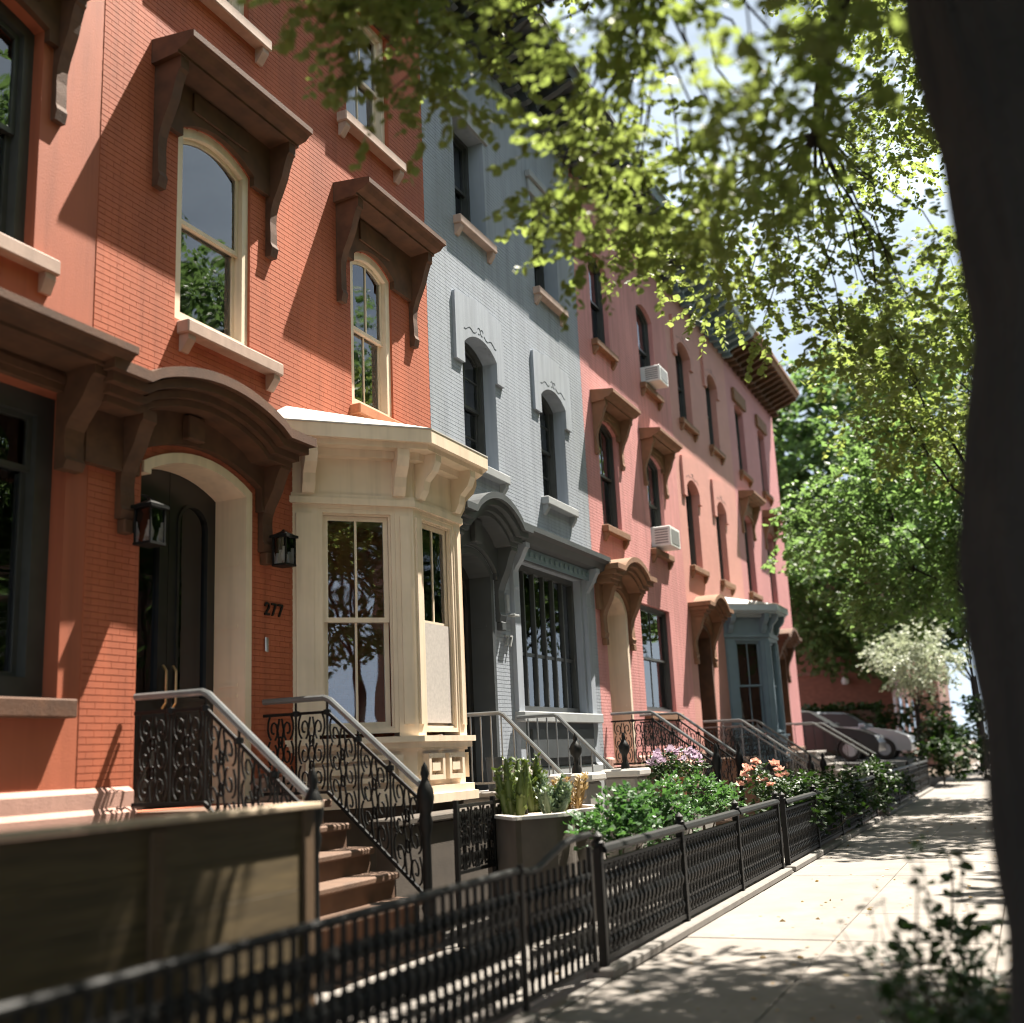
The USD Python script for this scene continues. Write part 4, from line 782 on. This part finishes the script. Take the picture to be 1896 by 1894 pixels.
# trees across the street, seen as reflections in the glass
op = far_tree(9, -10.6, (9, -8.0, 10.8), (4.8, 5.2, 7.0), 210, 1.2, M['leaffar'], 31, 'leafy tree across the road, mirrored in the bay glass', 26, 10, .17, group='trees across the road', name='opposite_tree')
for x_, lb in ((18, 'leafy tree across the road, mirrored in the parlour window'), (28, 'leafy tree across the road, farther along'), (38, 'leafy tree across the road, farthest along'), (0, 'leafy tree across the road, opposite the red house')):
    p = UsdGeom.Xform.Define(stage, '/World/'+fresh('/World', 'opposite_tree')); p.GetPrim().GetReferences().AddInternalReference(op.path); p.GetPrim().SetInstanceable(True)
    p.ClearXformOpOrder(); p.AddTranslateOp().Set(Gf.Vec3d(x_, -10.6, 0)); keys(p.GetPrim(), lb, 'tree', 'trees across the road')

# ---------------------------------------------------------------- shrubs and plants
def shrub(name, label, c, R, leafm, seed, n=60, per=9, size=.06, L=.16, group=None, catg='shrub', up_=.5):
    r = np.random.default_rng(seed); t = thing(name, label, catg, (c[0], c[1], 0), group)
    part(t, 'stem', cat(*[tube(limb_path(r, (c[0], c[1], 0), np.array(c)+r.normal(size=3)*np.array(R)*.5, 6, .05), np.linspace(.016, .005, 6), 5) for _ in range(6)]), M['twig'])
    fol = [sprays(r, b[:3], b[3], n//8, per, L, size, True, up_=up_, droop=0)[0] for b in blob(r, c, R, 22, min(R)*.45)]
    part(t, 'foliage', cat(*fol), leafm, kind='stuff'); return t
for k, (x_, lb) in enumerate(((9.75, 'bright green bush next to the planter, leftmost of the three behind the fence'), (11.2, 'bright green bush in the middle of the three behind the fence'), (12.75, 'bright green bush next to the roses, rightmost of the three behind the fence'))):
    shrub('green_bush', lb, (x_, 3.45, .93), (.5, .3, .26), M['leafbright'], 40+k, 80, 9, .055, .15)
    # dark skirt of the same hedge line
for k, (x_, y_, zc, R, lb) in enumerate(((17.6, 3.2, .68, (1.1, .5, .42), 'dark bush spilling over the fence past the roses'), (20.6, 3.1, .62, (1.5, .55, .42), 'dark bush overhanging the pavement, larger and farther than the one by the roses'), (24.2, 3.2, .62, (1.3, .6, .42), 'dark bush at the gap between the two far fences'),
                                        (29.5, 3.3, .6, (1.8, .6, .4), 'dark bush in the yard of the mauve house'), (39.5, 2.7, 1.3, (1.6, .7, .9), 'tall dark shrub past the end of the row, below the blossom'), (44, 1.6, 1.6, (1.8, 1.2, 1.4), 'dark shrub at the far kerb side of the pavement'), (48, 4.0, 2.0, (2, 1.4, 1.4), 'far shrub in front of the grey gabled house'))):
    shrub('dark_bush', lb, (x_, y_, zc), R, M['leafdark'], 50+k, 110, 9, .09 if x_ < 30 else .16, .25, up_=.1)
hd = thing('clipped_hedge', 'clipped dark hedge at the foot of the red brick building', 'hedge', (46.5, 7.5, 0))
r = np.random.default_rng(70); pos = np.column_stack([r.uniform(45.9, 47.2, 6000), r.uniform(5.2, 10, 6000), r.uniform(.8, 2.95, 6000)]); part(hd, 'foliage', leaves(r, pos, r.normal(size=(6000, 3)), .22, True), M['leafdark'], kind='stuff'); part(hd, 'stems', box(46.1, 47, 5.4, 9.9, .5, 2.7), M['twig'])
def flowers(name, label, c, R, n, petalm, seed, size=.07, catg='flowers', pot=None):
    r = np.random.default_rng(seed); t = thing(name, label, catg, (c[0], c[1], 0))
    if pot: part(t, 'pot', lathe([(.001, 0), (.11, 0), (.16, .26), (.18, .26), (.18, .31), (.15, .31), (.15, .28), (.001, .28)], (c[0], c[1], pot), 14), M['terracotta'], 40)
    part(t, 'foliage', cat(*[sprays(r, b[:3], b[3], 10, 8, .15, .06, True)[0] for b in blob(r, c, R, 14, min(R)*.5)]), M['leafdark'], kind='stuff')
    for k in range(n):
        g = r.normal(size=3); g /= np.linalg.norm(g); g[2] = abs(g[2]); p = np.array(c)+g*np.array(R)*1.05
        d = r.normal(size=(14, 3)); d[:, 2] = np.abs(d[:, 2])
        part(t, 'bloom', leaves(r, np.repeat(p[None], 14, 0), d, size, True, .5), petalm)
flowers('rose_bush', 'rose bush with pale pink blooms leaning on the fence beyond the green bushes', (16.4, 3.55, 1.0), (.7, .28, .32), 20, M['rose'], 80, .07)
flowers('flower_pot', 'terracotta pot of lilac flowers in front of the pink house steps', (15.6, 4.6, 1.3), (.4, .35, .25), 26, M['lilac'], 81, .07, 'potted flowers', .85)
single('pot_plinth', cbox(14.9, 16.4, 4.3, 4.95, 0, .85, .02), M['stone'], 'low stone block under the pot of lilac flowers', 'stone block')
# planter of succulents
t = thing('stone_planter', 'dark curved stone planter with a pale rim, holding succulents', 'planter', (10.1, 4.3, 0))
pp = [(9.85, 4.8), (9.2, 4.2)]+[(9.2+u*1.9, 4.25-.16*abs(math.sin(u*math.pi*2))-.22*math.sin(u*math.pi)) for u in np.linspace(.04, 1, 25)]+[(11.1, 4.8)]
P_ = cs(pp); inn = P_.offset(-.06, JoinType.Round, 2.0)
part(t, 'planter_wall', cat(ext_z(P_-inn, 0, 1.0)), M['planter']); part(t, 'rim', ext_z(P_.offset(.025, JoinType.Round, 2.0)-inn, 1.0, 1.03), M['roofing']); part(t, 'gravel', ext_z(inn, 0, .985), M['gravel'])
r = np.random.default_rng(90)
def succulent(label, c, n, ht, rad, m, spread=.08):
    q = thing('succulent', label, 'succulent', c)
    for k in range(n):
        a = r.uniform(0, 2*np.pi); o = np.array([math.cos(a), math.sin(a), 0])*spread*r.uniform(.2, 1); H_ = ht*r.uniform(.6, 1.0)
        s = np.linspace(0, 1, 9); p = np.array(c)+o+np.stack([o[0]*s*1.2, o[1]*s*1.2, H_*s], 1); rr = rad*np.sin(np.pi*(.12+.86*s))**.6
        part(q, 'stem', tube(p, rr, 8), M[m], True)
        nn = 60; si = r.uniform(.08, 1, nn); aa = r.uniform(0, 2*np.pi, nn); dd = np.stack([np.cos(aa), np.sin(aa), np.full(nn, .9)], 1)
        pos = np.array(c)+o+np.stack([o[0]*si*1.2, o[1]*si*1.2, H_*si], 1)+dd*np.interp(si, s, rr)[:, None]*.7
        part(q, 'leaf_tuft', leaves(r, pos, dd, .055, True, .3), M[m], kind='stuff')
succulent('tall upright olive green succulent at the left end of the planter', (9.85, 4.5, .98), 7, .56, .045, 'cactus', .1)
succulent('tall dark green succulent standing behind the others in the planter', (10.75, 4.65, .98), 5, .58, .05, 'cactus', .08)
succulent('blue-green bushy succulent in the middle of the planter', (10.15, 4.25, .98), 9, .36, .035, 'cactusblue', .16)
succulent('short brown-stemmed green succulent right of the blue-green one', (10.45, 4.3, .98), 6, .32, .03, 'cactus', .1)
succulent('pale straw-coloured spiky plant at the right end of the planter', (10.8, 4.3, .98), 9, .36, .022, 'dry', .16)
# pots on the grey landing
for (x_, y_, rr_, hh, m_, lb, nm) in ((12.95, 6.15, .12, .38, 'greytrim', 'tall dark round pot on the grey house landing', 'dark_pot'), (13.35, 6.05, .15, .27, 'blind', 'pale square planter box on the grey house landing', 'pale_planter')):
    if nm == 'dark_pot': single(nm, lathe([(.001, 0), (rr_*.8, 0), (rr_, hh), (rr_*1.08, hh), (rr_*1.08, hh+.03), (rr_*.85, hh+.03), (rr_*.85, hh-.02), (.001, hh-.02)], (x_, y_, 1.14), 16), M[m_], lb, 'pot', smooth=40)
    else:
        w_ = rect(0, 1, 0, 1); single(nm, (ext_z([(x_-.2, y_-.14), (x_+.2, y_-.14), (x_+.2, y_+.14), (x_-.2, y_+.14)], 1.14, 1.14+hh)-ext_z([(x_-.17, y_-.11), (x_+.17, y_-.11), (x_+.17, y_+.11), (x_-.17, y_+.11)], 1.2, 2)), M[m_], lb, 'planter box')
shrub('pit_shrub', 'dark leafy ground plant filling the tree pit at the foot of the big trunk', (5.3, .28, .22), (.9, .3, .24), M['leafdark'], 66, 60, 8, .06, .16, up_=.2)
# tree-pit plants, close to the camera
def pit_plant(label, c, n, ht, seed, size=.06):
    r = np.random.default_rng(seed); t = thing('sapling', label, 'sapling', c); lv = []
    for k in range(n):
        a = np.array(c, float); b = a+np.array([r.normal()*.18, r.normal()*.14, ht*r.uniform(.6, 1)]); p = limb_path(r, a, b, 7, 0)
        part(t, 'stem', tube(p, np.linspace(.006, .002, 7), 5), M['twig'])
        m_ = 13; i = r.integers(2, 7, m_); d = r.normal(size=(m_, 3)); d[:, 2] *= .4; lv.append(leaves(r, p[i]+r.normal(size=(m_, 3))*.02, d, size, False, .4))
    part(t, 'foliage', cat(*lv), M['leafdark'], kind='stuff')
pit_plant('thin sapling with sparse leaves standing in the tree pit, tallest of the four', (5.6, .62, 0), 4, 1.15, 101, .07)
pit_plant('leafy young plant right beside the big trunk at the picture bottom', (4.6, .30, 0), 10, .62, 102, .075)
pit_plant('low spreading plant at the near edge of the tree pit', (5.2, .45, 0), 9, .5, 103, .07)
pit_plant('wispy young plant at the far end of the tree pit', (6.8, .5, 0), 8, .95, 104, .07)

# ---------------------------------------------------------------- cars on the raised lot past the corner
single('parking_lot', Manifold.hull_points(np.array([(x, y, zz) for x in (37.2, 49) for y, zz in ((4.0, -.1), (4.0, .78), (16, -.1), (16, 1.5))], float)), M['asphalt'], kind='structure')
M['carblack'] = mat('black_car_paint', (.014, .014, .016), .3, .05, 3, spec=.4); M['carsilver'] = mat('silver_car_paint', (.30, .32, .35), .3, .05, 3, metal=.3, coat=.3); M['tyre'] = mat('tyre_rubber', (.02, .02, .02), .8, .2, 8)
M['lens'] = mat('headlight_lens', (.7, .72, .75), .1, .05, 5, spec=.8)
def car(label, x, y, zb, m, s=1.12):
    t = thing('parked_car', label, 'car', (x, y, zb), 'cars parked past the corner')
    def put(mm):
        v, f = arr(mm); v = v*s; return np.stack([x-v[:, 1], y-v[:, 0], zb+v[:, 2]+(v[:, 0]*-.06)], 1), f[:, ::-1]
    W = .88
    prof = cs([(-2.2, .32), (-2.26, .6), (-2.2, .95), (-1.9, 1.02), (.95, 1.0), (1.75, .9), (2.12, .76), (2.24, .55), (2.2, .3)])
    for wx in (-1.35, 1.4): prof = prof-CrossSection.circle(.36, 20).translate((wx, .32))
    lower = ext_y(prof, -W, W)
    lower = lower ^ Manifold.hull_points(np.array([(l*(1 if z < .7 else .985), w*(W if z < .75 else W-.09), z) for l in (-2.3, 2.3) for w in (-1, 1) for z in (.1, .74, 1.1)], float))
    part(t, 'body', put(lower), m, 30)
    roof = [(-1.95, 1.0, .78), (1.05, .98, .78), (.25, 1.44, .6), (-1.35, 1.45, .6)]
    part(t, 'roof', put(Manifold.hull_points(np.array([(l+o, w*sg, z) for l, z, w in ((.3, 1.40, .64), (-1.4, 1.41, .64), (.1, 1.47, .52), (-1.15, 1.48, .52)) for sg in (-1, 1) for o in (0,)], float))), m, 30)
    A = lambda l, z, w: (l, w, z)
    def quad(pts, th=.02):
        p = np.array(pts, float); n = np.cross(p[1]-p[0], p[2]-p[0]); n /= np.linalg.norm(n); return Manifold.hull_points(np.vstack([p, p-n*th]))
    part(t, 'windscreen', put(quad([(1.0, -.74, .98), (1.0, .74, .98), (.3, .6, 1.41), (.3, -.6, 1.41)])), M['glassdark2'])
    part(t, 'rear_window', put(quad([(-1.9, .72, 1.0), (-1.9, -.72, 1.0), (-1.4, -.6, 1.41), (-1.4, .6, 1.41)])), M['glassdark2'])
    for sg in (-1, 1):
        part(t, 'side_window', put(quad([(-1.85, sg*.79, 1.0), (.95, sg*.79, .99), (.28, sg*.64, 1.41), (-1.38, sg*.64, 1.41)][::sg])), M['glassdark2'])
        part(t, 'mirror', put(cbox(.7, .9, sg*.92-.08, sg*.92+.08, .98, 1.12, .03)), m)
        part(t, 'headlight', put(cbox(2.05, 2.2, sg*.62-.17, sg*.62+.17, .62, .76, .03)), M['lens'])
        for wx in (-1.35, 1.4):
            v, f = arr(lathe([(.001, -.1), (.3, -.1), (.33, -.06), (.33, .06), (.3, .1), (.001, .1)], (0, 0, 0), 20)); w = part(t, 'wheel', put((np.stack([v[:, 0]+wx, v[:, 2]+sg*.78, v[:, 1]+.33], 1), f)), M['tyre'])
            v, f = arr(lathe([(.001, -.02), (.19, -.02), (.2, .02), (.001, .03)], (0, 0, 0), 16)); part(w, 'rim', put((np.stack([v[:, 0]+wx, v[:, 2]*sg+sg*.88, v[:, 1]+.33], 1), f)), M['carsilver'])
M['glassdark2'] = mat('car_glass', (.012, .015, .017), .35, .05, 3, spec=.3)
car('black car nearest the mauve house corner, nose towards the pavement', 39.6, 7.0, .98, M['carblack'])
car('silver car parked behind the black car, nose towards the pavement', 43.0, 6.3, .93, M['carsilver'])
# ---------------------------------------------------------------- beyond the row
t = thing('brick_building', 'plain red brick building past the end of the row', 'building', (55, 9, 0))
part(t, 'wall', box(50, 62, 5.2, 22, 0, 9.5), M['redbrick']); part(t, 'stone_band', box(49.96, 62, 5.16, 22, 4.4, 4.55), M['darkbrick']); part(t, 'parapet', box(49.9, 62.1, 5.1, 22, 9.5, 9.8), M['tan'])
for a in (50.5, 53.5, 56.5, 59.5):
    for zz in (1.4, 5.2): q = part(t, 'window', box(a, a+1.1, 5.17, 5.2, zz, zz+2), M['darkframe']); part(q, 'pane', box(a+.1, a+1, 5.15, 5.17, zz+.1, zz+1.9), M['glass'])
for a in (50.0, 61.4): part(t, 'pier', box(a-.06, a+.5, 5.06, 5.2, 0, 9.5), M['redbrick'])
lp = part(t, 'wall_lamp', lathe([(.001, 0), (.12, .02), (.16, .16), (.1, .3), (.001, .32)], (49.8, 6.9, 3.9), 12), M['white'], 40); part(lp, 'arm', tube([(50, 6.9, 4.3), (49.8, 6.9, 4.3), (49.8, 6.9, 4.2)], .03, 6), M['iron'])
t = thing('gabled_house', 'brown gabled house far down the street, mostly behind leaves', 'house', (74, 8, 0))
part(t, 'wall', box(70, 80, 4.5, 14, 0, 9.5), M['darkbrick'])
part(t, 'roof', ext_x([(3.9, 9.3), (9.2, 15.2), (14.6, 9.3)], 69.6, 80.4), M['greytrim'])
for a in (6, 8.6, 11.2):
    for zz in (2, 5.6): q = part(t, 'window', box(69.96, 70, a, a+1.1, zz, zz+1.9), M['white']); part(q, 'pane', box(69.94, 69.96, a+.1, a+1, zz+.1, zz+1.8), M['glass'])
# houses across the road, only mirrored in the glass
for k in range(5):
    xa = -3+k*9.2; t = thing('opposite_house', ['brown brick house across the road, opposite the red house', 'brown brick house across the road, opposite the bay window', 'brown brick house across the road, opposite the pink house', 'brown brick house across the road, opposite the mauve house', 'brown brick house across the road, farthest along'][k], 'house', (xa+4.5, -17, 0), 'houses across the road')
    part(t, 'wall', box(xa, xa+9, -26, -17, 0, 12.5), M['darkbrick']); part(t, 'cornice', box(xa, xa+9, -17, -16.5, 12.1, 12.7), M['brown'])
    for a in (1.2, 4, 6.8):
        for zz in (1.6, 5.4, 9): q = part(t, 'window', box(xa+a, xa+a+1.1, -17, -16.96, zz, zz+2), M['white']); part(q, 'pane', box(xa+a+.1, xa+a+1, -16.96, -16.94, zz+.1, zz+1.9), M['glass'])

# fallen leaves and petals
r = np.random.default_rng(120); n = 420
pos = np.column_stack([r.uniform(3, 26, n), np.where(r.random(n) < .6, r.uniform(.3, 2.8, n), r.uniform(3.1, 5.5, n)), np.full(n, .006)])
dr = r.normal(size=(n, 3)); dr[:, 2] = .04
single('leaf_litter', leaves(r, pos, dr, .045, True, .38), M['dry'], 'scattered dry leaves lying on the pavement and in the yards', 'leaf litter', kind='stuff')

shrub('pit_shrub', 'sparse twiggy shrub spreading over the pavement edge from the tree pit', (6.4, .5, .3), (.9, .36, .3), M['leafdark'], 67, 42, 7, .055, .2, up_=.3)
pit_plant('twiggy young plant leaning over the pavement, nearest to the viewer', (4.7, .55, 0), 9, .75, 105, .06)
pit_plant('slender twiggy plant between the sapling and the wispy young plant', (6.1, .7, 0), 8, .8, 106, .06)
